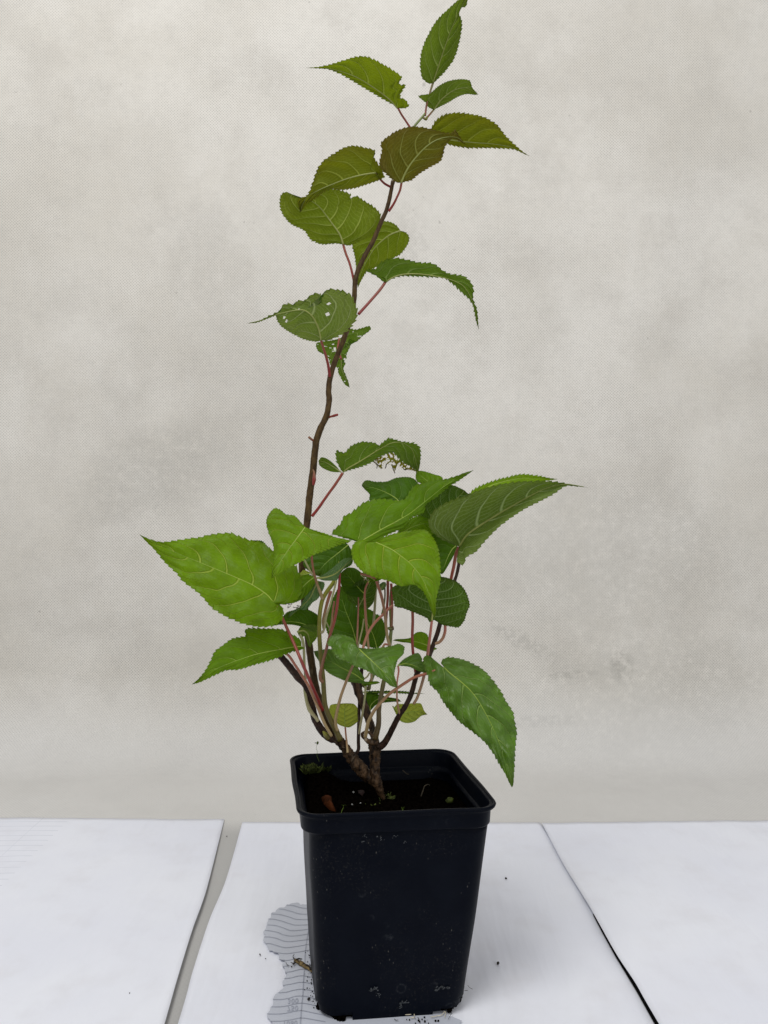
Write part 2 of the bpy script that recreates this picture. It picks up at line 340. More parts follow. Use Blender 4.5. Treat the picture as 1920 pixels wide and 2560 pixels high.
def simple(name, col, rough=0.7, var=0.4, sc=300, spec=0.3, bs=0.4):
    k = N(name); n = k.noise(k.obj(), sc, 4)
    c = k.mix(k.ramp(n, 0.3, 0.7), tuple(x*(1-var) for x in col), tuple(x*(1+var) for x in col))
    return k.done(k.pbr(c, rough, k.bump(n, bs, 0.0006), spec=spec))
M['soil'] = simple('soil', (0.0020, 0.0014, 0.0010), 0.95, 0.9, 700, 0.0, 1.0)
M['scuff'] = simple('scuff', (0.045, 0.05, 0.055), 0.7, 0.7, 1500)
M['crumb'] = simple('crumb', (0.02, 0.015, 0.012), 0.9)
M['perlite'] = simple('perlite', (0.32, 0.32, 0.31), 0.8)
M['deadleaf'] = simple('dead_leaf', (0.040, 0.011, 0.003), 0.8, 0.6, 200, 0.05)
M['moss'] = simple('moss', (0.045, 0.060, 0.007), 0.8, 0.6, 400)
M['sprout'] = simple('sprout', (0.13, 0.20, 0.03), 0.6, 0.3)
M['root'] = simple('root', (0.17, 0.12, 0.05), 0.7, 0.5)
M['rootwhite'] = simple('root_white', (0.55, 0.50, 0.38), 0.7, 0.2)
M['wet'] = simple('wet_paper', (0.50, 0.525, 0.60), 0.4, 0.06, 30, 0.3, 0.1)
M['ink'] = simple('print_ink', (0.34, 0.36, 0.43), 0.5, 0.08, 300, 0.2, 0.0)
M['twig'] = simple('twig', (0.035, 0.027, 0.017), 0.8)

# ------------------------------------------------------------------ setting: the fleece cloth sweeping from table up the back
def cloth():
    nx, ns = 150, 260; x0, x1 = -0.95, 0.95
    prof = []   # (y, z) along the length
    L_flat, R = 0.80, 0.10
    y0 = 0.05; total = L_flat-y0+R*math.pi/2+1.25
    verts = []; uvs = []; faces = []
    for j in range(ns+1):
        s = total*j/ns
        if s < L_flat-y0: y, z, t = y0+s, 0.0, 0
        elif s < L_flat-y0+R*math.pi/2:
            a = (s-(L_flat-y0))/R; y, z, t = L_flat+R*math.sin(a), R*(1-math.cos(a)), a/(math.pi/2)
        else: y, z, t = L_flat+R, R+(s-(L_flat-y0)-R*math.pi/2), 1
        for i in range(nx+1):
            x = x0+(x1-x0)*i/nx
            q = Vector((x, s, 0))
            b = noise.noise(Vector((x*3.2, s*1.6, 1.3)))*0.016+noise.noise(Vector((x*9, s*5, 4.1)))*0.0045+noise.noise(Vector((x*24+s*9, s*11, 7.7)))*0.0014
            b += 0.030*max(0, (s-1.2))*max(0, -x-0.05)                 # hangs a little forward at the upper left
            wr = noise.noise(Vector((x*14-s*10, s*26, 2.2)))
            crease = 0.0032*wr*math.exp(-((s-0.83)/0.16)**2)*(1 if s > 0.70 else 0)
            fl = min(1, max(0, (s-0.62)/0.25))
            b = b*fl+crease
            verts.append((x, y-b*t, z+(abs(b)*0.5*(1-t) if s > 0.64 else 0))); uvs.append((x, s))
    for j in range(ns):
        for i in range(nx):
            a = j*(nx+1)+i; faces.append((a, a+1, a+nx+2, a+nx+1))
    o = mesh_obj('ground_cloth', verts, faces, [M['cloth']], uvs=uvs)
    tag(o, 'off white dotted fleece cloth covering the table and hanging behind', None, None, 'structure')
    # wooden board under the cloth, so that nothing floats
    return o
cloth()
tb = []; 
def box_geo(x0, x1, y0, y1, z0, z1):
    v = [(x, y, z) for x in (x0, x1) for y in (y0, y1) for z in (z0, z1)]
    f = [(0, 1, 3, 2), (4, 6, 7, 5), (0, 4, 5, 1), (2, 3, 7, 6), (0, 2, 6, 4), (1, 5, 7, 3)]
    return v, f

# ------------------------------------------------------------------ paper sheets
def sheet(name, left, right, mat, zfun, label, nx=70, ny=80):
    """left / right: photo points of both long edges from back to front, as table-plane points"""
    le = catmull(left, ny+1); ri = catmull(right, ny+1)
    verts = []; faces = []
    for j in range(ny+1):
        for i in range(nx+1):
            u = i/nx; v = j/ny; p = le[j].lerp(ri[j], u)
            verts.append((p.x, p.y, zfun(u, v, p)))
    base = Vector(verts[ny*(nx+1)//2]); c = Vector((sum(v[0] for v in verts)/len(verts), sum(v[1] for v in verts)/len(verts), 0))
    verts = [(v[0]-c.x, v[1]-c.y, v[2]) for v in verts]
    for j in range(ny):
        for i in range(nx):
            a = j*(nx+1)+i; faces.append((a, a+nx+1, a+nx+2, a+1))
    o = mesh_obj(name, verts, faces, [mat]); o.location = (c.x, c.y, 0)
    md = o.modifiers.new('thickness', 'SOLIDIFY'); md.thickness = 0.00025; md.offset = -1
    tag(o, label, 'paper sheet', 'large paper sheets laid side by side on the cloth')
    return o
def buckle(p, s): return 0.0009*noise.noise(Vector((p.x*16+s, p.y*5, s)))+0.0005*noise.noise(Vector((p.x*40, p.y*12+s, 2*s)))
def z1(u, v, p): return 0.0012+buckle(p, 1.0)*0.8+0.0030*max(0, (u-0.93)/0.07)**2*min(1, v*3)
def z2(u, v, p): return 0.0012+buckle(p, 5.0)*(0.35)+0.0022*max(0, (0.07-u)/0.07)**2*min(1, v*3)
def z3(u, v, p):
    e = max(0, (0.16-u)/0.16)**1.6
    lift = 0.0026*max(0, (0.30-v)/0.30)*0+0.0022*min(1, max(0, (v-0.22)/0.45))
    return 0.0036+buckle(p, 9.0)+e*lift
def tp(x, y): return on_plane(x, y, 0.0)
y_front = 0.24
def ext(p, q, y=y_front):   # extend the edge p->q to the front
    d = q-p; t = (y-p.y)/d.y; return p+d*t
l_r = [tp(561, 2051), tp(517, 2233), tp(481, 2339), tp(443, 2465), tp(416, 2560)]; l_r.append(ext(l_r[0], l_r[-1]))
l_l = [Vector((-0.46, 0.700, 0)), Vector((-0.44, 0.24, 0))]
sheet_l = sheet('paper_sheet', l_l, l_r, M['paper1'], z1, 'white paper sheet left of the cloth gap, faint print showing through')
m_l = [tp(606, 2058), tp(565, 2208), tp(523, 2313), tp(481, 2444), tp(449, 2560)]; m_l.append(ext(m_l[0], m_l[-1]))
m_r = [tp(1350, 2060), Vector((0.200, 0.24, 0))]
sheet_m = sheet('paper_sheet', m_l, m_r, M['paper2'], z2, 'white paper sheet in the middle, wet beside and under the black pot')
r_l = [tp(1354, 2067), tp(1408, 2171), tp(1473, 2281), tp(1538, 2400), tp(1590, 2482), tp(1640, 2572)]; r_l.append(ext(r_l[1], r_l[-1]))
r_r = [Vector((0.46, 0.690, 0)), Vector((0.44, 0.24, 0))]
sheet_r = sheet('paper_sheet', r_l, r_r, M['paper2'], z3, 'clean white paper sheet on the right with its left edge curling up')

# black strip added as the shade under the right sheet's lifted edge
def shade_strip():
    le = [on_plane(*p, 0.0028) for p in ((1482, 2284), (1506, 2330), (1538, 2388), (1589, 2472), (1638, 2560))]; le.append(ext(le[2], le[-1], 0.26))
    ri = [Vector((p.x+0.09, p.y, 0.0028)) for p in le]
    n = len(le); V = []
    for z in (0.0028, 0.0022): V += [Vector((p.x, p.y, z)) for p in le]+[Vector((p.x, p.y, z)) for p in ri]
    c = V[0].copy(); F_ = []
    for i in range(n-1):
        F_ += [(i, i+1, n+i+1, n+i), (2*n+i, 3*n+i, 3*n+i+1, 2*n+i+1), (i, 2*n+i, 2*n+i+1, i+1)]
    o = mesh_obj('gap_shade_strip', [v-c for v in V], F_, [simple('gap_shade_strip', (0.004, 0.004, 0.004), 0.8, 0.3, 300, 0.02)], smooth=False); o.location = c
    tag(o, 'black strip added as the shade under the edge of the right paper sheet', 'shade_strip')

# wet stain with the print showing through, on the middle sheet
def stain():
    z = 0.0024
    poly = [(880, 145), (760, 145), (745, 118), (700, 112), (600, 130), (570, 150), (530, 150), (490, 195), (440, 195), (390, 205), (345, 245), (335, 275), (270, 285), (255, 320), (260, 365), (240, 385), (215, 390), (190, 470),
            (175, 540), (150, 590), (120, 630), (160, 675), (135, 710), (122, 770), (180, 830), (205, 900), (225, 945), (290, 950), (300, 975), (380, 990), (400, 1035), (390, 1075), (440, 1110), (500, 1125), (460, 1170), (455, 1215), (495, 1245), (500, 1320),
            (540, 1345), (500, 1400), (490, 1430), (455, 1490), (460, 1530), (490, 1560), (480, 1590), (400, 1650), (330, 1700), (290, 1780), (300, 1840), (280, 1900), (250, 1920), (240, 1980), (190, 2030), (190, 2090), (230, 2130), (270, 2170), (290, 2230),
            (250, 2330), (330, 2450), (700, 2560), (1200, 2500), (1700, 2540), (2300, 2420), (2900, 2350), (3500, 2260), (3560, 2150), (3300, 2050), (2600, 1700), (1800, 1000), (1300, 500)]
    rnd = random.Random(3)
    pts = []
    for a, b in zip(poly, poly[1:]+poly[:1]):
        A = Vector(a); B = Vector(b); n = max(1, int((B-A).length/22))
        for i in range(n):
            q = A.lerp(B, i/n)
            if i: q += Vector((rnd.uniform(-5, 5), rnd.uniform(-5, 5)))
            s = src('g', q); pts.append(on_plane(s[0], s[1], z))
    bm = bmesh.new(); vs = [bm.verts.new((p.x-sheet_m.location.x, p.y-sheet_m.location.y, z)) for p in pts]
    es = [bm.edges.new((vs[i], vs[(i+1) % len(vs)])) for i in range(len(vs))]
    bmesh.ops.triangle_fill(bm, edges=es, use_beauty=True)
    for f in bm.faces:
        if f.normal.z < 0: f.normal_flip()
    me = bpy.data.meshes.new('wet_stain'); bm.to_mesh(me); bm.free(); me.materials.append(M['wet'])
    o = bpy.data.objects.new('wet_stain', me); C.objects.link(o); o.parent = sheet_m
    tag(o, 'bluish wet patch with printed lines and mirrored numbers showing through')
    # lines
    L = [[(530, 150), (640, 160), (760, 195), (900, 218)], [(400, 222), (480, 228), (620, 265), (750, 305), (900, 312)],
         [(262, 305), (350, 310), (450, 325), (570, 358), (700, 400), (920, 405)], [(215, 393), (330, 402), (450, 430), (560, 468), (680, 498), (900, 494)],
         [(200, 495), (330, 505), (450, 540), (600, 592), (740, 590), (940, 565)], [(150, 592), (250, 598), (380, 628), (480, 668), (600, 688), (740, 678), (940, 648)],
         [(145, 705), (240, 705), (360, 730), (470, 772), (580, 785), (740, 768), (950, 740)], [(175, 815), (270, 825), (400, 865), (510, 888), (680, 872), (950, 825)],
         [(300, 962), (420, 985), (540, 992), (700, 970), (960, 925)], [(420, 1098), (540, 1108), (680, 1080)], [(465, 1212), (600, 1200)],
         [(500, 1315), (620, 1300), (760, 1265), (880, 1265), (1040, 1310)], [(490, 1425), (600, 1412), (740, 1378), (860, 1382), (1080, 1420)],
         [(465, 1542), (600, 1520), (740, 1490), (860, 1492), (1100, 1540)], [(390, 1668), (520, 1660), (650, 1625), (800, 1608), (1100, 1650)],
         [(295, 1783), (430, 1785), (560, 1765), (680, 1730), (800, 1725), (920, 1745), (1150, 1800)], [(265, 1912), (420, 1910), (560, 1890), (700, 1858), (820, 1850), (1000, 1885), (1200, 1930)],
         [(195, 2035), (400, 2035), (520, 2020), (680, 1985), (800, 1978), (960, 2010), (1200, 2060)], [(240, 2158), (420, 2160), (580, 2140), (740, 2108), (840, 2108), (1000, 2135), (1200, 2170)],
         [(905, 600), (870, 820), (850, 1000), (845, 1200), (825, 1400), (808, 1700), (785, 1950), (765, 2230)]]
    verts = []; faces = []
    for li, pl in enumerate(L):
        w = 0.00024 if li < len(L)-1 else 0.0003
        g = []
        for q in catmull([(*p, 0) for p in pl], len(pl)*6):
            s = src('g', q); g.append(on_plane(s[0], s[1], z+0.0003))
        for i, p in enumerate(g):
            t = (g[min(i+1, len(g)-1)]-g[max(0, i-1)]).normalized(); nrm = Vector((-t.y, t.x, 0))*w
            verts += [p+nrm-sheet_m.location, p-nrm-sheet_m.location]
            if i: k = len(verts); faces.append((k-4, k-3, k-1, k-2))
    o2 = mesh_obj('printed_line', verts, faces, [M['ink']], parent=o, smooth=False)
    o2['label'] = 'curved printed rules seen through the wet paper'
    # numbers: printed on the reverse, so they appear flipped top to bottom
    for txt, cx, cy, h in (('300', 640, 1808, 95), ('750', 635, 1935, 95), ('1060', 590, 2195, 100)):
        cu = bpy.data.curves.new('number', 'FONT'); cu.body = txt; cu.align_x = 'CENTER'; cu.align_y = 'CENTER'; cu.size = 1.0; cu.offset = 0.012; cu.space_character = 1.12
        tmp = bpy.data.objects.new('tmp', cu); C.objects.link(tmp)
        dg = bpy.context.evaluated_depsgraph_get(); me = bpy.data.meshes.new_from_object(tmp.evaluated_get(dg))
        bpy.data.objects.remove(tmp)
        ca, sa = math.cos(math.radians(4)), math.sin(math.radians(4))
        for v in me.vertices:
            x, y = v.co.x*1.0, -v.co.y            # flipped
            gx = cx+(x*ca+y*sa)*118; gy = cy-(-x*sa*-1+y*ca)*118*1.02 if False else cy-(x*sa+y*ca)*118
            s = src('g', (gx, gy)); p = on_plane(s[0], s[1], z+0.0003); v.co = (p.x-sheet_m.location.x, p.y-sheet_m.location.y, p.z)
        me.materials.clear(); me.materials.append(M['ink'])
        t = bpy.data.objects.new('printed_number', me); C.objects.link(t); t.parent = o
stain()

shade_strip()
# ------------------------------------------------------------------ the pot
POT_H = 0.118
RC = [Vector((-0.0467, 0.405)), Vector((0.0632, 0.416)), Vector((0.0446, 0.520)), Vector((-0.0640, 0.5075))]   # rim corners FL FR BR BL
PC = sum(RC, Vector((0, 0)))/4
def pot_pt(u, v, s, z):
    """u, v in -1..1 over the (slightly sheared) pot square, scaled by s at height z"""
    a = RC[0].lerp(RC[1], (u+1)/2); b = RC[3].lerp(RC[2], (u+1)/2); p = a.lerp(b, (v+1)/2)
    c = PC+Vector((-0.0010, -0.0032))*(1-z/POT_H)+Vector((0.0030*z/POT_H if z < 0.1068 else 0.0008, 0))
    q = c+(p-PC)*s
    return Vector((q.x, q.y, z))
def ring_uv(r, nc=8, ns=14):
    """rounded square in unit coordinates"""
    out = []
    for k, (cx, cy, a0) in enumerate(((1-r, -1+r, -90), (1-r, 1-r, 0), (-1+r, 1-r, 90), (-1+r, -1+r, 180))):
        for i in range(nc+1):
            a = math.radians(a0+90*i/nc); out.append((cx+r*math.cos(a), cy+r*math.sin(a)))
        nx = [(1-r, 1), (-1, 1-r), (-1+r, -1), (1, -1+r)]
        # straight side up to the next corner
        e = [(1, 1-r), (-1+r, 1), (-1, -1+r), (1-r, -1)][k]
        st = out[-1]
        for i in range(1, ns): out.append((st[0]+(e[0]-st[0])*i/ns, st[1]+(e[1]-st[1])*i/ns))
    return out
def wall_s(z): return 0.748+(0.915-0.748)*z/0.108
pot = empty('flower_pot', (PC.x, PC.y, 0.0016)); pot_loc = Vector((PC.x, PC.y, 0.0016))
tag(pot, 'square black plastic plant pot, dusty and scuffed, on the middle paper', 'plant pot')
def loft(levels, drop=None, wob=0.0):
    verts = []; faces = []; n = None
    for (s, z, r) in levels:
        R_ = ring_uv(r); n = len(R_)
        for (u, v) in R_:
            p = pot_pt(u, v, s, z)
            if wob: p += Vector((noise.noise(p*30)*wob, noise.noise(p*30+Vector((5, 5, 5)))*wob, noise.noise(Vector((p.x*24, p.y*24, 3)))*wob*0.8))
            verts.append(p-Vector((PC.x, PC.y, 0)))
    for j in range(len(levels)-1):
        for i in range(n):
            k = (i+1) % n
            f = (j*n+i, j*n+k, (j+1)*n+k, (j+1)*n+i)
            if drop and drop(sum((Vector(verts[q]) for q in f), Vector())/4, j, i): continue
            faces.append(f)
    return verts, faces, n
rl = 0.22
outer = [(wall_s(0)-0.02, 0.0004, 0.26), (wall_s(0)-0.006, 0.0, 0.25), (wall_s(0), 0.0010, 0.25)]
for i in range(1, 41): z = 0.106*i/40; outer.append((wall_s(z), z, 0.25-0.03*i/40))
outer += [(0.912, 0.1068, rl), (0.950, 0.1069, rl), (0.958, 0.1078, rl), (0.962, 0.1145, rl), (0.966, 0.1160, rl), (0.990, 0.1163, rl), (1.0, 0.1170, rl), (0.998, 0.1178, rl), (0.988, 0.1180, rl), (0.955, 0.1179, rl), (0.948, 0.1170, rl),
          (0.944, 0.1085, rl), (0.940, 0.1075, rl), (0.900, 0.1070, rl), (0.893, 0.1050, rl)]
for i in range(1, 7): z = 0.105-i*0.017; outer.append((wall_s(z)-0.022, z, 0.24))
def pot_drop(c, j, i):
    if j > 8: return False
    x, y = c.x+PC.x, c.y+PC.y
    fl = pot_pt(-1, -1, wall_s(c.z)*0.93, c.z); fr = pot_pt(1, -1, wall_s(c.z)*0.93, c.z)
    d1 = (Vector((x, y))-fl.xy).length; d2 = (Vector((x, y))-fr.xy).length
    if d1 < 0.0175 and c.z < 0.0085-0.25*d1+0.0015*noise.noise(c*400): return True
    if d2 < 0.0150 and c.z < 0.0085-0.33*d2+0.0015*noise.noise(c*400): return True
    return False
v, f, n = loft(outer, pot_drop, 0.0007)
body = mesh_obj('pot_wall', v, f, [M['pot']], parent=pot); body.location = (0, 0, 0)
me = body.data
# rim ribbon is a separate look: raised lip bead
def rim_bead():
    verts = []; faces = []; R_ = ring_uv(rl); n = len(R_); m = 6
    for (u, vv) in R_:
        c = pot_pt(u, vv, 0.991, 0.1180)
        d = (c-pot_pt(u, vv, 0.98, 0.1180)).normalized()
        c += Vector((noise.noise(c*30)*0.0007, noise.noise(c*30+Vector((5, 5, 5)))*0.0007, noise.noise(Vector((c.x*24, c.y*24, 3)))*0.00056))
        for k in range(m):
            a = 2*math.pi*k/m; verts.append(c+d*math.cos(a)*0.0011+Vector((0, 0, math.sin(a)*0.0009))-Vector((PC.x, PC.y, 0)))
    for i in range(n):
        for k in range(m): faces.append((i*m+k, ((i+1) % n)*m+k, ((i+1) % n)*m+(k+1) % m, i*m+(k+1) % m))
    return mesh_obj('rim', verts, faces, [M['pot']], parent=pot)
rim_bead()
# scuff marks low on the front: thin scraped flakes following the wall
def scuffs():
    verts = []; faces = []; rnd = random.Random(5)
    def front(px, py):      # photo point to the front wall of the pot
        z = 0.05; u = 0.0
        for _ in range(25):
            a_ = pot_pt(-1, -1, wall_s(z), z); b_ = pot_pt(1, -1, wall_s(z), z)
            kx_ = (px-960)/F            # x = kx*y on the line a_->b_
            t = (kx_*a_.y-a_.x)/((b_.x-a_.x)-kx_*(b_.y-a_.y)); y = a_.y+(b_.y-a_.y)*t
            z = 0.5*z+0.5*max(0.0, min(0.106, CAMH-0.0016-(py-1280)/F*y))
        return P(px, py, y-0.0009)
    spots = [('m', (960, 215), 90, 26, 18), ('m', (900, 250), 30, 30, 10), ('m', (1060, 215), 30, 40, 10), ('m', (410, 430), 60, 30, 18), ('m', (370, 480), 30, 40, 10), ('c5', (800, 665), 28, 14, 14), ('c5', (825, 690), 14, 22, 8),
             ('c5', (775, 672), 12, 10, 6), ('d4', (640, 740), 20, 14, 5), ('d4', (740, 745), 26, 22, 6), ('d4', (625, 785), 12, 12, 4), ('d4', (920, 780), 16, 14, 4), ('d4', (1060, 690), 36, 10, 6), ('d4', (850, 740), 30, 14, 5)]
    for crop, c, rx, ry, cnt in spots:
        for _ in range(cnt):
            px, py = src(crop, (c[0]+rnd.gauss(0, rx*0.5), c[1]+rnd.gauss(0, ry*0.45)))
            s = CROPS[crop][2]; a = rnd.uniform(0.2, 1.1); ln = rnd.uniform(1.2, 3.6); wd = rnd.uniform(0.7, 2.0)
            k = len(verts); m = 6
            for q in range(m):
                t = 2*math.pi*q/m; dx = ln*math.cos(t); dy = wd*math.sin(t)*rnd.uniform(0.6, 1.3)
                verts.append(front(px+dx*math.cos(a)+dy*math.sin(a), py-dx*math.sin(a)*0.7+dy*math.cos(a))-Vector((PC.x, PC.y, 0)))
            faces.append(tuple(range(k, k+m)))
    o = mesh_obj('scuff_mark', verts, faces, [M['scuff']], parent=pot, smooth=False); tag(o, kind='stuff'); o['label'] = 'pale scraped marks on the front of the pot'
scuffs()

# soil filling
SOIL_Z = 0.101
def soil():
    lv = [(wall_s(0)-0.05, 0.0012, 0.25), (wall_s(0)-0.03, 0.003, 0.25)]
    for i in range(1, 9): z = 0.101*i/8; lv.append((wall_s(z)-0.028, z, 0.24))
    verts = []; faces = []; n = None
    for (s, z, r) in lv:
        R_ = ring_uv(r); n = len(R_)
        for (u, v) in R_: verts.append(pot_pt(u, v, s, z))
    for j in range(len(lv)-1):
        for i in range(n): k = (i+1) % n; faces.append((j*n+i, j*n+k, (j+1)*n+k, (j+1)*n+i))
    rings = 26; last = (len(lv)-1)*n; R_ = ring_uv(0.24)
    prev = last
    for q in range(1, rings+1):
        s = (wall_s(0.101)-0.028)*(1-q/rings)
        st = len(verts)
        for (u, v) in R_:
            p = pot_pt(u, v, s, SOIL_Z)
            p.z += 0.0105*math.exp(-((p.x+0.043)**2+(p.y-0.492)**2)/0.016**2)+0.0016*noise.noise(p*330)+0.0022*noise.noise(p*120)+0.003*(q/rings)**2
            verts.append(p)
        for i in range(n): k = (i+1) % n; faces.append((prev+i, prev+k, st+k, st+i))
        prev = st
    verts = [v-Vector((PC.x, PC.y, 0)) for v in verts]
    o = mesh_obj('soil', verts, faces, [M['soil']]); o.location = pot_loc
    tag(o, 'dark moist potting soil filling the black pot', 'soil', None, 'stuff')
soil()

# ------------------------------------------------------------------ the plant
ROOT = P(950, 2000, 0.464)
plant = empty('potted_shrub', ROOT)
tag(plant, 'young shrub with toothed heart shaped leaves and red stalks in the pot', 'shrub')
def local(vs): return [Vector(v)-ROOT for v in vs]
def add_tube(name, crop, pts, D, rpx, mat, parent=None, extra=None, **kw):
    v, f, u = tube_px(crop, pts, D, rpx, **kw)
    o = mesh_obj(name, local(v), f, [M[mat]], parent=parent or plant, uvs=u)
    return o

def leaf(crop, mid, A, B, D=0.455, kx=0.0, ky=0.0, cup=0.0, cupb=None, side='top', mat='green', teeth=22, tooth=0.5, holes=(), extra=(), ripple=0.0012, rib=1.0, droop=0.0, petiole=None, hole_rand=0.0, label=None):
    """one leaf blade from its traced midrib and its two margins.
    D depth at the base, kx/ky slope of the blade away from the viewer, cup bends both halves away (+) or towards (-) the viewer."""
    midp = [Vector((*src(crop, p), 0)) for p in mid]
    bx, by = midp[0].x, midp[0].y
    Ltot = sum((b-a).length for a, b in zip(midp, midp[1:]))
    rnd = random.Random(int(bx*7+by*13)); sd = rnd.uniform(0, 50)
    k1 = D/F
    def depth(px, py, v, hw, m, c_=None):
        d = D+k1*(kx*(px-bx)+ky*(py-by))+(cup if c_ is None else c_)*hw*k1*abs(v)**1.6+droop*k1*Ltot*m*m
        d += ripple*noise.noise(Vector((px*0.022+sd, py*0.022, 0)))*min(1, abs(v)+0.2)*1.6
        return d
    NU, NV = 220, 13
    quilt = (0.0011 if side == 'top' else -0.0011)*min(1.0, Ltot/280)
    def veinq(m, v, sgn, px, py):
        w_ = 0.022*noise.noise(Vector((px*0.03+sd, py*0.03, 3)))
        return 10+5.4*(m-0.36*v**1.35+w_)+(0.5 if sgn > 0 else 0)
    M_ = catmull(midp, 200)
    def mid_at(t):
        x = t*199; i = min(int(x), 198); return M_[i].lerp(M_[i+1], x-i)
    parts = []
    for sgn, E in ((1, A), (-1, B)):
        pe = [midp[0]]+[Vector((*src(crop, p), 0)) for p in E]+[midp[-1]]
        pts = catmull(pe, NU+1)
        # projection on the midrib, running max
        ms = []; cur = 0
        for i, p in enumerate(pts):
            s = i/NU; best = min(range(0, 200, 2), key=lambda q: (M_[q]-p).length_squared+((q/199-s)*Ltot*0.55)**2)
            cur = max(cur, best/199); ms.append(cur)
        for _ in range(14): ms = [ms[0]]+[(ms[i-1]+ms[i]*2+ms[i+1])/4 for i in range(1, NU)]+[ms[-1]]
        ms = [0.75*m+0.25*i/NU for i, m in enumerate(ms)]; ms[0] = 0; ms[-1] = 1
        # teeth
        out = []
        perim = sum((b-a).length for a, b in zip(pts, pts[1:]))
        nt = max(6, min(34, int(perim/(Ltot/teeth)*1.05))); pitch = perim/nt
        ori = 1
        for i, p in enumerate(pts):
            t = (pts[min(i+1, NU)]-pts[max(i-1, 0)]); t = t.normalized() if t.length > 1e-9 else Vector((1, 0, 0))
            nrm = Vector((t.y, -t.x, 0)); c = mid_at(ms[i])
            if nrm.dot(p-c) < 0: nrm = -nrm
            s = i/NU; ph = (s*nt) % 1.0
            irr = 0.65+0.7*abs(noise.noise(Vector((int(s*nt)*1.7, sd, sgn))))*1.6
            amp = (0.30+tooth)*pitch*0.60*irr*min(1, s*12, (1-s)*6)
            out.append((p, nrm*amp*(ph**1.3-0.45)+t*amp*0.55*ph**2))
        verts = []; uvs = []; faces = []; cen = []; vq = []
        for i in range(NU+1):
            c = mid_at(ms[i]); e, off = out[i]; hw = (e-c).length
            for j in range(NV+1):
                v = j/NV; v = 1-(1-v)**1.25; q = c.lerp(e, v)+off*v**7
                vv = veinq(ms[i], v, sgn, q.x, q.y); vq.append(vv); hh = 1-(1-2*abs(vv % 1-0.5))**2
                qd = -quilt*hh*min(1, v*4)*(1-v**3)*min(1, hw/40)+0.0009*v**6*noise.noise(Vector((ms[i]*9+sd, sgn*3, 0)))
                verts.append(P(q.x, q.y, depth(q.x, q.y, v, hw, ms[i], cupb if sgn < 0 else None)+qd)); uvs.append((ms[i], 0.5+0.5*v*sgn)); cen.append(q)
        for i in range(NU):
            for j in range(NV):
                a = i*(NV+1)+j; fc = (a, a+1, a+NV+2, a+NV+1)
                cc = sum((cen[q] for q in fc), Vector())/4
                skip = False
                for (hx, hy, hr) in holes:
                    hp = Vector((*src(crop, (hx, hy)), 0)); r = hr/CROPS[crop][2]
                    if (cc-hp).length < r*(0.75+0.6*noise.noise(cc*0.35)): skip = True
                if hole_rand and abs(j/NV-0.5) < 0.42 and noise.noise(cc*0.16+Vector((sd, 0, 0))) > hole_rand: skip = True
                if not skip: faces.append(fc)
        parts.append((verts, faces, uvs, sgn, vq))
    V = []; Fc = []; U = []; VQ = []
    for verts, faces, uvs, sgn, vq in parts:
        o0 = len(V); V += verts; U += uvs; VQ += vq
        # orient: the face normal must look at the camera for 'top', away for 'under'
        acc = 0
        for fc in faces[::7]:
            a, b, c, d = (verts[q] for q in fc); nn = (c-a).cross(d-b); ctr = (a+b+c+d)/4
            acc += nn.dot(Vector((0, 0, CAMH))-ctr)
        flip = (acc < 0) == (side == 'top')
        for fc in faces: Fc.append(tuple(o0+q for q in (reversed(fc) if flip else fc)))
    idx = [0]*len(Fc)
    # midrib
    nr = 40; path = []; rad = []
    for i in range(nr):
        t = i/(nr-1)*0.97; q = mid_at(t); d = depth(q.x, q.y, 0, 0, t)
        off = -0.00012 if side == 'under' else 0.0001
        path.append(P(q.x, q.y, d+off)); rad.append(k1*rib*(1.9 if side == 'under' else 1.55)*(1-t*0.85))
    tv, tf, tu = tube_geo(path, rad, seg=6)
    o0 = len(V); V += tv; U += tu; Fc += [tuple(o0+q for q in x) for x in tf]; idx += [1]*len(tf)
    ob = mesh_obj('leaf', local(V), Fc, [M[mat], M['vein_u' if side == 'under' else 'vein_t']], parent=plant, uvs=U, mat_idx=idx)
    VQ += [0.0]*(len(V)-len(VQ)); at = ob.data.attributes.new('veinpos', 'FLOAT', 'POINT'); at.data.foreach_set('value', VQ)
    if label: ob['label'] = label
    for ex in extra:      # a separate lobe of the same leaf
        pass
    if petiole:
        pc, pts, De, r, pm = petiole
        p0 = Vector((*src(crop, mid[0]), 0)); base = src(pc, pts[0])
        Db = depth(bx, by, 0, 0, 0)
        Dl = [Db+0.0008]+(De if isinstance(De, list) else [De])
        v, f_, u = tube_px(pc, pts, Dl, r, seg=8)
        mesh_obj('petiole', local(v), f_, [M[pm]], parent=ob, uvs=u)
    return ob

# ---- woody stems
add_tube('trunk', 'd4', [(775, 480), (760, 440), (735, 380), (718, 320), (712, 260), (712, 190), (712, 130), (706, 80), (700, 45)], [0.468, 0.466, 0.468, 0.470], [3, 8.5, 11.5, 12, 12, 12.5, 15, 13], 'bark_old', seg=24, n=90, bump=0.34, bfreq=620)
add_tube('trunk', 'd4', [(725, 335), (690, 318), (640, 285), (590, 230), (540, 165), (490, 90), (455, 45), (425, 20)], [0.470, 0.466, 0.462], [14, 15.5, 16, 15, 13.5, 12, 11, 10], 'bark_old', seg=24, n=90, bump=0.32, bfreq=600)
main_pts = [(848, 1850), (832, 1822), (812, 1790), (800, 1755), (790, 1722), (784, 1690), (777, 1645), (771, 1600), (764, 1540), (758, 1470), (755, 1420), (760, 1360), (768, 1303), (775, 1232), (782, 1183), (790, 1107), (801, 1072), (817, 1037), (823, 999),
            (821.5, 975), (826, 939), (840, 897), (857, 855), (870, 817), (881, 779), (886, 741), (888, 703), (896, 674), (912, 640), (933, 602), (953, 555), (966, 526), (975, 492), (982, 454)]
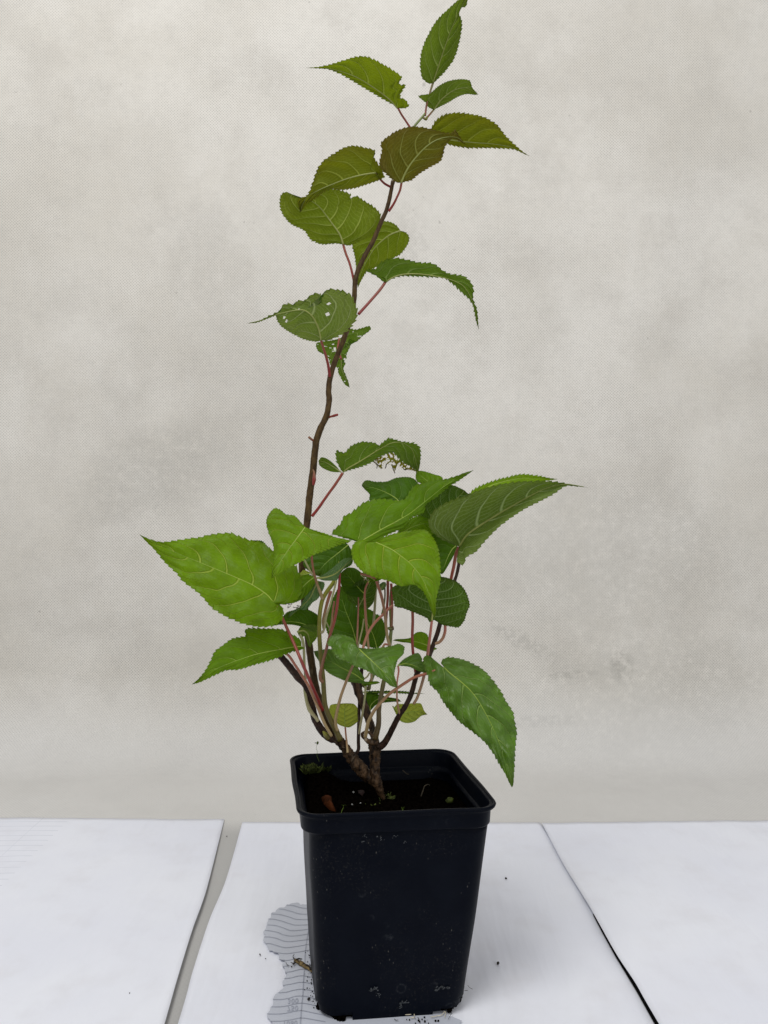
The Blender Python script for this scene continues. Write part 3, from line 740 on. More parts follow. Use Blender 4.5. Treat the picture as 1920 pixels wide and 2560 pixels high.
add_tube('main_stem', 's', main_pts, [0.463, 0.468, 0.470, 0.468, 0.465, 0.460, 0.458], [9.5, 9.3, 9.2, 8.8, 8.6, 8.6, 8.8, 7.4, 6.6, 6.4, 6.2, 5.4, 4.6], 'bark_main', seg=16, n=220, bump=0.13, bfreq=500)
add_tube('main_stem', 's', [(981, 460), (990, 430), (1004, 390), (1020, 345), (1036, 316), (1053, 296), (1063, 284)], [0.458, 0.462, 0.462], [5.2, 4.2, 3.2, 2.8], 'st_young', seg=10)
add_tube('branch', 's', [(846, 1852), (820, 1842), (800, 1820), (787, 1795), (779, 1766), (775, 1738), (760, 1708), (742, 1690), (722, 1664), (702, 1642), (690, 1632)], [0.462, 0.458, 0.452], [9, 10, 9, 8.5, 8, 9, 8.5, 8], 'bark_mid', seg=16, n=80, bump=0.2)
add_tube('branch', 's', [(775, 1745), (781, 1715), (790, 1735), (802, 1757), (815, 1790)], [0.466], [5, 6, 7, 7], 'bark_mid', seg=12) if False else None
add_tube('branch', 's', [(850, 1850), (838, 1822), (824, 1795), (813, 1765), (810, 1735), (808, 1700), (804, 1660), (800, 1616), (798, 1572), (800, 1530), (806, 1500), (818, 1478), (834, 1456), (846, 1430), (852, 1405)], [0.458, 0.452, 0.450, 0.452], [8, 7, 6.2, 5.8, 5.6, 5.2, 5.2, 5.2, 6], 'st_green', seg=14, n=90)
add_tube('branch', 's', [(938, 1855), (935, 1832), (924, 1804), (912, 1768), (899, 1738), (890, 1712), (884, 1690), (880, 1670)], [0.470, 0.474, 0.476], [10, 9, 10.5, 10, 10.5, 10], 'bark_old', seg=18, n=70, bump=0.25)
add_tube('branch', 's', [(886, 1890), (896, 1874), (896, 1852), (897, 1803), (899, 1750), (903, 1700), (905, 1670), (906, 1640)], [0.472, 0.482], [4.5, 4.2, 4, 4], 'bark_mid', seg=10, n=50)
add_tube('branch', 's', [(936, 1848), (943, 1826), (947, 1805), (947, 1779), (951, 1749), (958, 1711), (966, 1672), (973, 1625), (976, 1595), (978, 1570), (976, 1530), (976, 1500), (979, 1461)], [0.462, 0.460, 0.462, 0.465], [8, 6.5, 5.5, 5.5, 5, 4.4, 4.6, 3.6, 3.2, 3], 'st_young', seg=12, n=80, bump=0.1)
add_tube('branch', 's', [(948, 1868), (957, 1862), (966, 1850), (981, 1822), (997, 1790), (1013, 1766), (1027, 1738), (1036, 1708), (1042, 1686), (1056, 1665), (1069, 1648), (1083, 1612), (1094, 1581), (1102, 1552), (1118, 1510), (1132, 1465), (1142, 1435), (1148, 1405)], [0.464, 0.455, 0.458, 0.462, 0.462], [9, 7.5, 6.8, 6.4, 6.2, 7, 6, 5.6, 6, 5, 4.2, 4], 'bark_mid', seg=14, n=110, bump=0.12)
add_tube('branch', 's', [(944, 1858), (928, 1856), (914, 1848), (905, 1836), (912, 1830), (924, 1832), (932, 1842)], [0.458, 0.455], [7, 6, 4.5, 3, 5], 'bark_old', seg=12, n=40, bump=0.35)
add_tube('branch', 'd3', [(940, 300), (1000, 340), (1010, 300), (1030, 250), (1050, 200)], [0.478, 0.480], [4, 4.5, 4.5, 4], 'st_young', seg=10)
add_tube('branch', 'd3', [(870, 110), (920, 190), (935, 150), (940, 90)], [0.482], [4, 3.5], 'bark_mid', seg=8)
# twig stubs and buds on the main stem
add_tube('stub', 'c3', [(405, 172), (422, 168), (436, 164), (449, 160)], [0.468, 0.462], [3.6, 2.6, 3.4, 3], 'st_redleaf', seg=10, n=14)
add_tube('stub', 'c3', [(350, 288), (338, 280), (326, 271), (317, 263)], [0.468, 0.464], [3.6, 2.4, 3, 3], 'st_redbrown', seg=10, n=14)
add_tube('bud', 'c3', [(338, 485), (342, 455), (341, 425), (336, 412)], [0.462, 0.461], [3, 5, 3.5, 1], 'st_redbrown', seg=10, n=14)
add_tube('bud', 'd1', [(1225, 700), (1195, 705), (1168, 698)], [0.461, 0.459], [6, 5, 1], 'st_young', seg=10, n=14)
add_tube('bud', 'c1', [(950, 610), (965, 618), (972, 600)], [0.462, 0.460], [3, 4, 1.5], 'st_green', seg=8, n=12)
add_tube('bud', 'd4', [(392, 50), (372, 20), (352, -6)], [0.455], [5, 7, 2], 'st_green', seg=10, n=12)

# ---- upper leaves, seen from below
leaf('c1', [(1000, 432), (1020, 370), (1060, 250), (1100, 140), (1140, 55), (1182, -25)],
     [(975, 432), (942, 400), (933, 320), (945, 250), (980, 170), (1020, 105), (1080, 45), (1130, 0), (1165, -28)],
     [(1015, 420), (1060, 375), (1105, 315), (1130, 250), (1148, 165), (1151, 110), (1136, 66), (1150, 40), (1172, 34), (1180, 0)],
     D=0.462, ky=0.55, cup=-0.25, side='under', mat='young', tooth=0.25, petiole=('c1', [(1002, 425), (985, 480), (968, 540), (960, 600)], 0.462, [3.2, 2.4, 2.8], 'st_red'))
leaf('c1', [(1005, 570), (1040, 520), (1100, 472), (1160, 455), (1200, 468), (1235, 490)],
     [(975, 555), (965, 535), (940, 515), (925, 497), (960, 490), (985, 485), (1030, 445), (1080, 420), (1140, 410), (1190, 417), (1205, 455)],
     [(1030, 557), (1080, 532), (1130, 502), (1175, 488), (1215, 492)], D=0.466, ky=0.7, kx=0.3, side='under', mat='young', tooth=0.35, petiole=('c1', [(1007, 566), (985, 592), (968, 612)], 0.462, [2.6, 2.4], 'st_red'))
leaf('c1', [(815, 560), (770, 512), (690, 452), (600, 398), (500, 364), (420, 354), (340, 352)],
     [(850, 562), (875, 552), (860, 518), (832, 505), (842, 470), (862, 442), (832, 440), (828, 420), (840, 400), (800, 368), (740, 332), (690, 305), (640, 291), (590, 297), (530, 315), (470, 333), (410, 346)],
     [(797, 545), (757, 524), (678, 478), (588, 424), (515, 382), (450, 358), (390, 354)], D=0.463, ky=0.75, kx=0.1, cup=-0.1, side='under', mat='olive_plain', tooth=0.4,
     petiole=('c1', [(817, 556), (835, 590), (860, 628), (885, 665), (905, 690)], [0.462], [2.8, 2.8, 3], 'st_redleaf'))
leaf('c1', [(1000, 690), (1080, 722), (1200, 738), (1300, 745), (1400, 762), (1503, 810)],
     [(990, 670), (1010, 630), (1050, 598), (1120, 583), (1200, 592), (1270, 608), (1330, 645), (1370, 695), (1420, 745), (1465, 785)],
     [(1030, 730), (1100, 755), (1180, 768), (1270, 768), (1350, 770), (1420, 775), (1470, 797)], D=0.468, ky=0.7, kx=-0.2, cup=-0.1, side='under', mat='olive', tooth=0.4,
     petiole=('c1', [(1000, 690), (960, 700), (925, 740)], [0.463], [2.8], 'st_redleaf'))
leaf('c1', [(835, 948), (860, 890), (900, 830), (960, 765), (1020, 725), (1080, 710), (1130, 715), (1172, 750)],
     [(810, 945), (770, 915), (735, 880), (722, 840), (735, 780), (730, 742), (770, 705), (830, 670), (890, 656), (960, 662), (1040, 682), (1095, 690), (1115, 672), (1140, 708)],
     [(860, 942), (890, 935), (930, 902), (990, 865), (1038, 838), (1055, 797), (1062, 762), (1095, 722), (1120, 722), (1150, 740)], D=0.447, ky=0.5, kx=0.1, cup=0.15, side='under', mat='redtop', tooth=0.4, rib=1.2,
     petiole=('c1', [(838, 944), (830, 985), (815, 1020), (798, 1055), (772, 1095)], [0.452, 0.457], [3.2, 3, 3.6], 'st_redleaf'))
leaf('c1', [(705, 895), (640, 905), (560, 925), (480, 955), (410, 985), (350, 1020), (325, 1060), (313, 1100)],
     [(742, 905), (735, 870), (708, 838), (695, 810), (700, 780), (650, 765), (590, 755), (540, 765), (480, 800), (430, 835), (400, 880), (375, 950), (350, 1010), (300, 1035), (303, 1070)],
     [(752, 912), (720, 935), (660, 955), (600, 975), (530, 985), (470, 980), (430, 1000), (390, 1030), (350, 1055), (330, 1080)], D=0.450, ky=0.45, kx=0.1, cup=0.1, side='under', mat='olive', tooth=0.4,
     petiole=('c1', [(705, 895), (728, 930), (750, 952), (778, 968)], [0.457], [3, 3.2], 'st_redleaf'))
leaf('c2', [(612, 382), (590, 320), (540, 250), (480, 170), (440, 135), (395, 112)],
     [(560, 377), (485, 382), (420, 355), (380, 300), (300, 260), (250, 200), (235, 150), (240, 95), (270, 72), (330, 100), (370, 108)],
     [(650, 388), (720, 357), (790, 320), (830, 272), (832, 205), (800, 165), (740, 125), (690, 95), (656, 112), (655, 85), (600, 62), (545, 52), (490, 65), (440, 95)],
     D=0.462, ky=0.25, cup=0.3, side='under', mat='olive_plain', teeth=26, tooth=0.5, rib=1.3, petiole=('c2', [(610, 376), (625, 430), (648, 490), (662, 540), (675, 600), (682, 640)], [0.462], [3.4, 3.2, 3.6], 'st_redleaf'))
leaf('c2', [(950, 300), (880, 330), (800, 400), (740, 500), (712, 570), (698, 640)],
     [(985, 312), (1003, 340), (995, 380), (950, 440), (880, 475), (790, 525), (750, 545), (722, 590)],
     [(930, 272), (895, 250), (850, 245), (780, 280), (700, 350), (665, 385), (680, 450), (690, 540), (693, 600)], D=0.484, ky=0.4, cup=0.3, side='under', mat='olive_plain', tooth=0.4)
leaf('c2', [(865, 605), (900, 580), (960, 560), (1050, 556), (1150, 568), (1210, 580), (1260, 595), (1320, 625), (1365, 690), (1392, 780), (1415, 888)],
     [(845, 600), (800, 565), (742, 533), (800, 525), (830, 490), (870, 470), (930, 462), (1000, 475), (1070, 490), (1130, 490), (1170, 510), (1220, 547), (1290, 562), (1320, 565), (1365, 600), (1385, 650), (1380, 700), (1405, 770), (1412, 850)],
     [(890, 592), (950, 571), (1050, 572), (1150, 577), (1210, 582), (1245, 605), (1290, 645), (1310, 665), (1350, 700), (1380, 745), (1397, 830)], D=0.470, ky=0.5, kx=-0.15, side='under', mat='green', teeth=26, tooth=0.4,
     petiole=('c2', [(862, 603), (830, 650), (765, 725), (702, 795)], [0.464], [4.0, 3.8, 4.2], 'st_redleaf'))
leaf('c2', [(480, 950), (465, 880), (430, 810), (380, 772), (310, 775), (220, 797), (130, 830), (38, 850)],
     [(450, 958), (380, 945), (300, 905), (240, 862), (214, 815), (222, 800), (180, 815), (100, 845)],
     [(520, 952), (580, 928), (640, 892), (688, 825), (695, 770), (665, 690), (640, 670), (580, 650), (520, 650), (490, 690), (478, 735), (474, 675), (430, 675), (390, 710), (335, 717), (320, 735), (265, 735), (240, 770), (200, 793), (100, 837)],
     D=0.450, ky=0.55, cup=0.1, side='under', mat='holey', teeth=30, tooth=0.5, rib=1.2, holes=[(520, 795, 11), (495, 745, 7), (350, 770, 9), (525, 738, 9), (275, 835, 8), (262, 815, 7), (355, 850, 6)],
     petiole=('c2', [(479, 945), (492, 990), (508, 1040), (522, 1095), (530, 1150), (532, 1165)], [0.464], [3.6, 3.6, 4.2], 'st_redleaf'), label='pale green leaf with small holes and a thin curling tip')
leaf('c2', [(590, 940), (595, 1000), (600, 1080), (605, 1130), (625, 1175), (650, 1230)],
     [(540, 950), (455, 965), (460, 1010), (500, 1035), (525, 1060), (537, 1098), (575, 1110), (585, 1150), (620, 1210)],
     [(640, 900), (650, 880), (690, 885), (765, 865), (772, 888), (730, 920), (690, 955), (650, 942), (655, 980), (632, 1030), (630, 1055), (605, 1072), (625, 1082), (612, 1115), (624, 1150), (642, 1195)],
     D=0.484, ky=0.3, side='under', mat='green', tooth=0.3, hole_rand=0.50, holes=[(560, 1000, 14), (575, 1050, 16), (620, 1062, 8), (590, 985, 9)],
     petiole=('c2', [(588, 940), (583, 970), (580, 1010), (600, 1060)], [0.470], [2.8], 'st_redleaf'), label='ragged leaf eaten to a lacy strip behind the stem')
# leaf beside the bare stem, right half eaten away
leaf('c3', [(475, 425), (500, 405), (545, 380), (590, 352), (640, 320), (700, 290), (750, 290), (795, 325), (822, 425)],
     [(462, 410), (445, 375), (442, 327), (480, 335), (510, 305), (560, 285), (620, 290), (640, 300), (685, 268), (740, 282), (800, 290), (830, 312), (832, 370)],
     [(520, 412), (570, 397), (610, 378), (650, 352), (700, 335), (715, 345), (735, 368), (765, 385), (800, 410)], D=0.462, ky=0.5, kx=-0.1, side='under', mat='green', teeth=24, tooth=0.5,
     petiole=('c3', [(474, 428), (440, 480), (400, 535), (362, 590), (332, 628)], [0.468], [4.0, 3.8, 4.2], 'st_redleaf'))
leaf('c3', [(466, 425), (430, 400), (395, 380), (362, 372)], [(450, 405), (425, 380), (400, 362), (375, 356)], [(440, 425), (415, 421), (385, 408), (366, 392)], D=0.463, ky=0.5, side='under', mat='green', tooth=0.5)
leaf('c3', [(820, 425), (800, 400), (770, 385), (735, 375), (700, 365), (650, 372), (615, 372)], [(828, 395), (826, 350), (790, 312), (740, 318), (700, 322), (660, 345), (635, 358)], [(795, 418), (770, 412), (745, 405), (720, 385), (712, 425), (700, 395), (675, 385), (665, 375), (655, 408), (630, 392)],
     D=0.459, ky=0.3, side='top', mat='lacy', tooth=0.9, hole_rand=0.02, holes=[(725, 355, 20), (680, 370, 12), (750, 372, 12)], label='browned lacy rest of an eaten leaf')

# ---- leaves of the dense middle
leaf('e1', [(760, 580), (715, 490), (600, 420), (480, 375), (350, 352)], [(900, 450), (935, 330), (880, 272), (800, 258), (700, 270), (610, 305), (500, 308), (400, 292), (358, 325)],
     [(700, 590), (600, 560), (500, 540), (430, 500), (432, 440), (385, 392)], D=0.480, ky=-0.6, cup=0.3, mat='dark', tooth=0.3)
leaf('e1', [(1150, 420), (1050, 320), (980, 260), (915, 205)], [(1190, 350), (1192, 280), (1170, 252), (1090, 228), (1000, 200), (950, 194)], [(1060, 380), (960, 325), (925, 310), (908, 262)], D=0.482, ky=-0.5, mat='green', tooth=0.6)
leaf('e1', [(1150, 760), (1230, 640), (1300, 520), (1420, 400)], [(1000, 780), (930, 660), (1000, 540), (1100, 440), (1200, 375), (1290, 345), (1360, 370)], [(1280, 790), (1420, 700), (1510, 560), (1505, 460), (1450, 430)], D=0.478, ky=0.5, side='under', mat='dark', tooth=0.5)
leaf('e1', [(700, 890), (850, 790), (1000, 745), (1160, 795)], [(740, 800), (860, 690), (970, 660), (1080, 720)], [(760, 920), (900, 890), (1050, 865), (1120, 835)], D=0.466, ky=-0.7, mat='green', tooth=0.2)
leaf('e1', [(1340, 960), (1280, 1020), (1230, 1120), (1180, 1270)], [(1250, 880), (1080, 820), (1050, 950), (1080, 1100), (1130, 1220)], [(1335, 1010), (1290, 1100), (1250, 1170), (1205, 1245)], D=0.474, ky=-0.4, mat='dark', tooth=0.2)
leaf('c3', [(1060, 560), (1150, 490), (1280, 455), (1380, 455), (1465, 457)], [(1060, 520), (1100, 490), (1180, 460), (1240, 445), (1300, 433), (1370, 440), (1420, 450)], [(1100, 560), (1200, 520), (1300, 490), (1400, 468)], D=0.468, ky=-0.7, mat='bright', tooth=0.5)
leaf('c3', [(1010, 768), (1045, 715), (1110, 668), (1200, 612), (1300, 555), (1400, 503), (1500, 480), (1607, 496)],
     [(985, 760), (930, 735), (890, 705), (868, 660), (890, 605), (960, 560), (1040, 535), (1100, 508), (1180, 485), (1270, 470), (1370, 465), (1450, 468), (1530, 482)],
     [(1003, 800), (1000, 838), (1030, 852), (1045, 815), (1090, 790), (1130, 742), (1200, 672), (1300, 602), (1380, 560), (1440, 530), (1500, 490), (1555, 491)],
     D=0.452, ky=0.45, kx=-0.10, cup=-0.35, cupb=-1.5, side='under', mat='grey', teeth=26, tooth=0.22, rib=1.6, petiole=('c3', [(1009, 770), (995, 805), (985, 860), (976, 900), (965, 960), (955, 1040), (960, 1075), (945, 1095)], [0.452, 0.456, 0.458], [5, 4.6, 4.4, 4.6, 5], 'st_redleaf'), label='large leaf seen from below with grey green underside and pale veins')
leaf('e1', [(330, 935), (430, 875), (560, 800), (720, 715), (850, 638), (930, 575), (1050, 480), (1180, 375), (1300, 295), (1400, 242), (1512, 188)],
     [(250, 915), (150, 885), (38, 840), (130, 740), (162, 668), (250, 620), (370, 525), (480, 492), (600, 485), (720, 505), (800, 480), (850, 400), (900, 345), (980, 318), (1100, 292), (1200, 284), (1330, 248), (1430, 210)],
     [(420, 960), (500, 942), (560, 895), (640, 850), (760, 800), (820, 745), (870, 682), (950, 655), (1000, 620), (1022, 545), (1120, 470), (1230, 382), (1300, 335), (1400, 268)],
     D=0.440, ky=-0.75, kx=0.0, cup=0.12, mat='green', teeth=30, tooth=0.22, ripple=0.003)
leaf('c3', [(500, 760), (450, 800), (400, 840), (345, 900)], [(520, 800), (515, 850), (460, 880), (400, 910)], [(470, 740), (400, 735), (330, 780), (290, 850)], D=0.462, ky=-0.5, mat='dark', tooth=0.2)
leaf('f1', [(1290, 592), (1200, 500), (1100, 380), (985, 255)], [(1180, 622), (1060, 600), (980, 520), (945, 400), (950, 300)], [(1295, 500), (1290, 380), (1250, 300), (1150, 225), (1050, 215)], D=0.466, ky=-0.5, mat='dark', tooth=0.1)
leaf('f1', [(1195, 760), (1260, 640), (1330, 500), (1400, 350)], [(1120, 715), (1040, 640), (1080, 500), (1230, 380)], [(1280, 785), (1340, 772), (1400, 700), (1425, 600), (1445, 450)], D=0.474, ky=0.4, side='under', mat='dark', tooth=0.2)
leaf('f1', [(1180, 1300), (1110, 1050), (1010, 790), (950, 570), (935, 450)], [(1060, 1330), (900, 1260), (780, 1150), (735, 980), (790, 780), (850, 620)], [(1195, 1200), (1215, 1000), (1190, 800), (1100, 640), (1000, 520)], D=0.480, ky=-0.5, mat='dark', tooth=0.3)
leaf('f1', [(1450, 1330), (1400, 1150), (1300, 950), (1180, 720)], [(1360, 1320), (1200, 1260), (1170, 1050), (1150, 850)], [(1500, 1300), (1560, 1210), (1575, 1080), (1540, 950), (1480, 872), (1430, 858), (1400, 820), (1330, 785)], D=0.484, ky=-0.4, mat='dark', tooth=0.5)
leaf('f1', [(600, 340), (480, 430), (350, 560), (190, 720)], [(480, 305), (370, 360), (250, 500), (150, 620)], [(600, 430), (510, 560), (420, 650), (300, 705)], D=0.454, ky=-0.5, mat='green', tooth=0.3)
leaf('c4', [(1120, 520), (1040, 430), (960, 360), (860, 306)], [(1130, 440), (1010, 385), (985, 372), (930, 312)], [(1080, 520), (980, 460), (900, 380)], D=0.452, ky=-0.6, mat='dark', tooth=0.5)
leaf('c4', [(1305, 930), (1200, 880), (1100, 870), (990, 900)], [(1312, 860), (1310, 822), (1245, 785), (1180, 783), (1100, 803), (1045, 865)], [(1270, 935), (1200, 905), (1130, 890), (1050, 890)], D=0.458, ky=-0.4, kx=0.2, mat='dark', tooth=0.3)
leaf('f2', [(350, 110), (430, 90), (490, 130), (515, 210), (530, 325)], [(400, 30), (510, 5), (620, 20), (632, 150), (600, 220), (562, 262)], [(370, 160), (410, 185), (455, 170), (488, 255), (505, 305)], D=0.458, ky=0.3, side='under', mat='green', tooth=0.15, rib=1.5,
     petiole=('f2', [(385, 140), (425, 230), (440, 350), (448, 560), (460, 700), (462, 900), (480, 1050), (530, 1180), (600, 1290)], [0.458, 0.455], [4, 3.6, 3.6, 3.4, 4.2], 'st_pale'))
leaf('f1', [(620, 360), (740, 350), (860, 310), (960, 235), (1050, 150), (1122, 92)], [(690, 325), (800, 250), (900, 162), (1000, 90), (1075, 80)], [(700, 392), (800, 398), (900, 388), (935, 310), (1010, 215), (1095, 135)], D=0.436, ky=0.3, side='under', mat='pale', tooth=0.05, rib=1.4)
leaf('f1', [(640, 400), (580, 520), (520, 640), (400, 760), (225, 912)], [(560, 470), (470, 580), (445, 640), (400, 725), (380, 760), (290, 810), (240, 860)], [(720, 420), (720, 490), (640, 640), (560, 700), (500, 775), (440, 805), (360, 790), (260, 860)], D=0.450, ky=0.3, side='under', mat='pale', tooth=0.2, ripple=0.004)
leaf('f1', [(540, 290), (470, 310), (340, 322)], [(480, 260), (432, 248), (390, 290)], [(480, 330), (400, 350), (365, 340)], D=0.455, ky=-0.4, mat='yellow', tooth=0.2)
leaf('f1', [(1500, 535), (1530, 470), (1570, 418)], [(1470, 510), (1475, 460), (1530, 415)], [(1540, 525), (1570, 490), (1580, 450)], D=0.476, ky=0.3, side='under', mat='pale', tooth=0.2)
leaf('f1', [(1420, 390), (1360, 350), (1300, 320), (1230, 290)], [(1400, 340), (1340, 300), (1280, 280)], [(1370, 385), (1330, 375), (1280, 340)], D=0.432, ky=-0.5, mat='green', tooth=0.8, ripple=0.004)
leaf('f1', [(1330, 420), (1380, 370), (1450, 340), (1530, 360)], [(1350, 370), (1400, 310), (1480, 310)], [(1400, 410), (1460, 400), (1500, 385)], D=0.434, ky=-0.5, mat='green', tooth=0.5, ripple=0.004)
# round leaf on the right under the bright one
leaf('d2', [(478, 632), (488, 520), (508, 400), (540, 300), (555, 225)], [(455, 645), (430, 610), (330, 565), (200, 515), (140, 502), (118, 420), (110, 330), (200, 290), (350, 250), (470, 225)],
     [(520, 628), (570, 670), (650, 687), (725, 694), (778, 632), (800, 560), (828, 490), (802, 390), (760, 320), (700, 270), (620, 238)], D=0.440, ky=0.25, cup=-0.25, side='under', mat='dark', teeth=26, tooth=0.35, rib=1.4,
     petiole=('d2', [(478, 630), (468, 720), (455, 820), (438, 950), (415, 1100), (385, 1220), (345, 1340), (310, 1400)], [0.445, 0.452, 0.455], [3.6, 4.2, 4.2, 4], 'st_pink'))
leaf('d2', [(500, 905), (430, 860), (340, 830), (240, 818), (115, 815)], [(525, 890), (470, 860), (452, 800), (430, 755), (380, 735), (330, 745), (280, 790), (220, 800), (150, 803)], [(480, 928), (400, 912), (325, 882), (278, 842), (200, 832)], D=0.470, ky=-0.5, mat='green', tooth=0.2)
leaf('d2', [(162, 1048), (230, 1030), (320, 1050), (435, 1115)], [(170, 1035), (230, 980), (345, 930), (387, 980), (385, 1005), (415, 1022), (440, 1080)], [(210, 1052), (270, 1060), (330, 1087), (400, 1112)], D=0.448, ky=-0.5, mat='gloss', tooth=0.4,
     petiole=('d2', [(166, 1052), (172, 1100), (158, 1200), (156, 1330), (165, 1420), (182, 1490)], [0.450, 0.456], [2.8, 2.2, 2.6, 3.4], 'st_pink'))
leaf('d2', [(115, 1420), (190, 1490), (270, 1475), (350, 1470), (400, 1480), (437, 1498)], [(132, 1430), (160, 1402), (220, 1400), (300, 1394), (370, 1394), (390, 1420), (408, 1465)], [(135, 1470), (185, 1555), (250, 1578), (320, 1562), (380, 1512)], D=0.468, ky=-0.4, cup=-0.3, mat='yellow', tooth=0.2, label='small yellowing leaf behind the right branch')
leaf('d3', [(785, 693), (782, 640), (780, 560), (785, 472)], [(730, 672), (690, 640), (650, 600), (635, 540), (650, 490), (700, 478)], [(830, 693), (890, 652), (925, 600), (915, 540), (870, 482), (820, 473)], D=0.474, ky=-0.3, mat='yellow', tooth=0.2,
     petiole=('d3', [(785, 690), (792, 770), (800, 840), (808, 930)], [0.462, 0.458], [2.4, 2.8, 3.4], 'st_pinkbrown'), label='small round yellow green leaf low on the plant')
# narrow leaves low behind
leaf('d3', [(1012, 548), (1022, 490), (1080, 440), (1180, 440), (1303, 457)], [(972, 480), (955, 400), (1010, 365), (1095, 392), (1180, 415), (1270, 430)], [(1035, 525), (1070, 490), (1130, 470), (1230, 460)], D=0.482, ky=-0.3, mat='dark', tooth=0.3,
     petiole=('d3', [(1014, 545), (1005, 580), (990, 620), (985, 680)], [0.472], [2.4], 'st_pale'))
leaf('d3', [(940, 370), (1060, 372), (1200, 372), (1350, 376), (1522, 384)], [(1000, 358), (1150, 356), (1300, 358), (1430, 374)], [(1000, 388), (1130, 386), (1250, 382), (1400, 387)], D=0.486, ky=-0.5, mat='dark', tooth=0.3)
leaf('f2', [(1270, 790), (1150, 700), (960, 605), (820, 522), (700, 450), (575, 375)], [(1275, 740), (1190, 620), (1100, 555), (1000, 495), (900, 430), (840, 350), (720, 350), (640, 365)],
     [(1350, 822), (1300, 828), (1180, 815), (1050, 800), (900, 740), (800, 690), (720, 620), (660, 530), (600, 440)], D=0.452, ky=-0.5, mat='gloss', tooth=0.15,
     petiole=('f2', [(1275, 800), (1292, 870), (1285, 1000), (1270, 1120), (1240, 1300), (1215, 1440), (1205, 1520)], [0.456, 0.460], [3.4, 2.8, 3.2, 3.4], 'st_pale'))
leaf('f2', [(1240, 830), (1330, 825), (1420, 818), (1495, 812)], [(1260, 800), (1350, 795), (1450, 790)], [(1280, 860), (1340, 845), (1440, 830)], D=0.452, ky=-0.6, mat='green', tooth=0.05)
# lower left leaf
leaf('c4', [(1200, 1040), (1120, 1048), (1050, 1062), (950, 1080), (850, 1105), (720, 1150), (600, 1200), (520, 1252), (440, 1303)],
     [(1195, 1000), (1165, 972), (1110, 945), (1060, 920), (960, 915), (820, 916), (812, 965), (720, 985), (650, 1035), (600, 1075), (570, 1140), (530, 1210), (480, 1270)],
     [(1218, 1048), (1200, 1062), (1130, 1080), (1000, 1132), (880, 1166), (770, 1200), (680, 1206), (600, 1240), (500, 1287)], D=0.440, ky=-0.7, kx=0.15, mat='green', teeth=24, tooth=0.3,
     petiole=('d3', [(225, 5), (270, 40), (330, 130), (385, 215), (440, 300), (495, 420), (545, 540), (600, 670), (660, 775)], [0.446, 0.452], [3.6, 4, 4.2, 4.6], 'st_pinkbrown'))
# centre front leaf
leaf('d1', [(900, 880), (940, 920), (1010, 985), (1100, 1070), (1180, 1150), (1265, 1252)], [(1000, 890), (1100, 880), (1200, 870), (1275, 845), (1330, 872), (1320, 940), (1272, 990), (1250, 1060), (1238, 1130), (1258, 1200)],
     [(860, 800), (770, 765), (700, 755), (640, 790), (620, 850), (660, 880), (672, 930), (720, 982), (800, 1010), (870, 1052), (960, 1082), (1050, 1132), (1150, 1190), (1200, 1232)], D=0.432, ky=-0.7, cup=0.1, mat='gloss', teeth=24, tooth=0.25, ripple=0.003)
# big left leaf
leaf('c4', [(1005, 738), (960, 682), (850, 610), (690, 540), (510, 465), (350, 400), (220, 340), (78, 265)],
     [(1060, 752), (1130, 737), (1190, 690), (1205, 600), (1170, 500), (1100, 420), (1000, 375), (930, 322), (840, 303), (780, 280), (710, 255), (640, 258), (560, 268), (500, 285), (430, 292), (340, 305), (240, 318), (150, 298)],
     [(1050, 750), (1078, 800), (1062, 860), (1000, 900), (900, 905), (810, 888), (710, 850), (600, 790), (550, 740), (480, 665), (390, 600), (330, 530), (250, 455), (190, 380), (130, 320)],
     D=0.432, ky=-0.55, kx=0.15, cup=0.10, mat='mid', teeth=24, tooth=0.26, ripple=0.0025, 
     petiole=('c4', [(1030, 762), (1065, 840), (1120, 960), (1160, 1050), (1215, 1180), (1260, 1285), (1308, 1395), (1345, 1480)], [0.438, 0.428, 0.434, 0.452], [4, 4.4, 4.6, 5, 5.2], 'st_redleaf'), label='largest leaf at the left, bright green with a pointed tip and a small hole')
# bright folded leaf in front of the stem
leaf('c4', [(1225, 215), (1170, 290), (1110, 370), (1050, 460), (990, 570)], [(1190, 175), (1150, 135), (1090, 125), (1050, 92), (1010, 85), (970, 130), (955, 180), (970, 250), (995, 310), (1010, 380), (1008, 440), (995, 510)],
     [(1300, 240), (1380, 265), (1450, 290), (1545, 310), (1480, 332), (1420, 355), (1350, 385), (1290, 405), (1220, 442), (1130, 490), (1050, 537)], D=0.425, ky=-0.5, cup=0.12, mat='bright', teeth=26, tooth=0.22, ripple=0.002,
     petiole=('f1', [(560, 30), (548, 60), (570, 250), (620, 430), (665, 550), (700, 650)], [0.440, 0.448, 0.450], [3.4, 3.2, 3.8, 5], 'st_pinkbrown'), label='bright green leaf folded over in front of the main stem')
leaf('c3', [(625, 748), (700, 782), (780, 842), (830, 900), (862, 960), (882, 1030), (897, 1102)], [(640, 735), (700, 710), (780, 695), (850, 690), (885, 718), (915, 780), (925, 870), (922, 940), (905, 1010), (902, 1070)],
     [(600, 740), (545, 738), (515, 770), (520, 830), (560, 880), (620, 910), (680, 925), (740, 950), (800, 945), (840, 970), (862, 1010), (884, 1070)], D=0.425, ky=-0.55, cup=0.14, mat='bright', teeth=26, tooth=0.18, ripple=0.002,
     petiole=('d1', [(930, 200), (1000, 220), (1060, 240), (1095, 330), (1125, 430), (1150, 560), (1163, 700), (1175, 790), (1195, 860)], [0.440, 0.455, 0.460], [3, 4.4, 4.4, 4, 4, 4.2], 'st_pinkbrown'), label='bright green leaf at the centre with its tip hanging down')
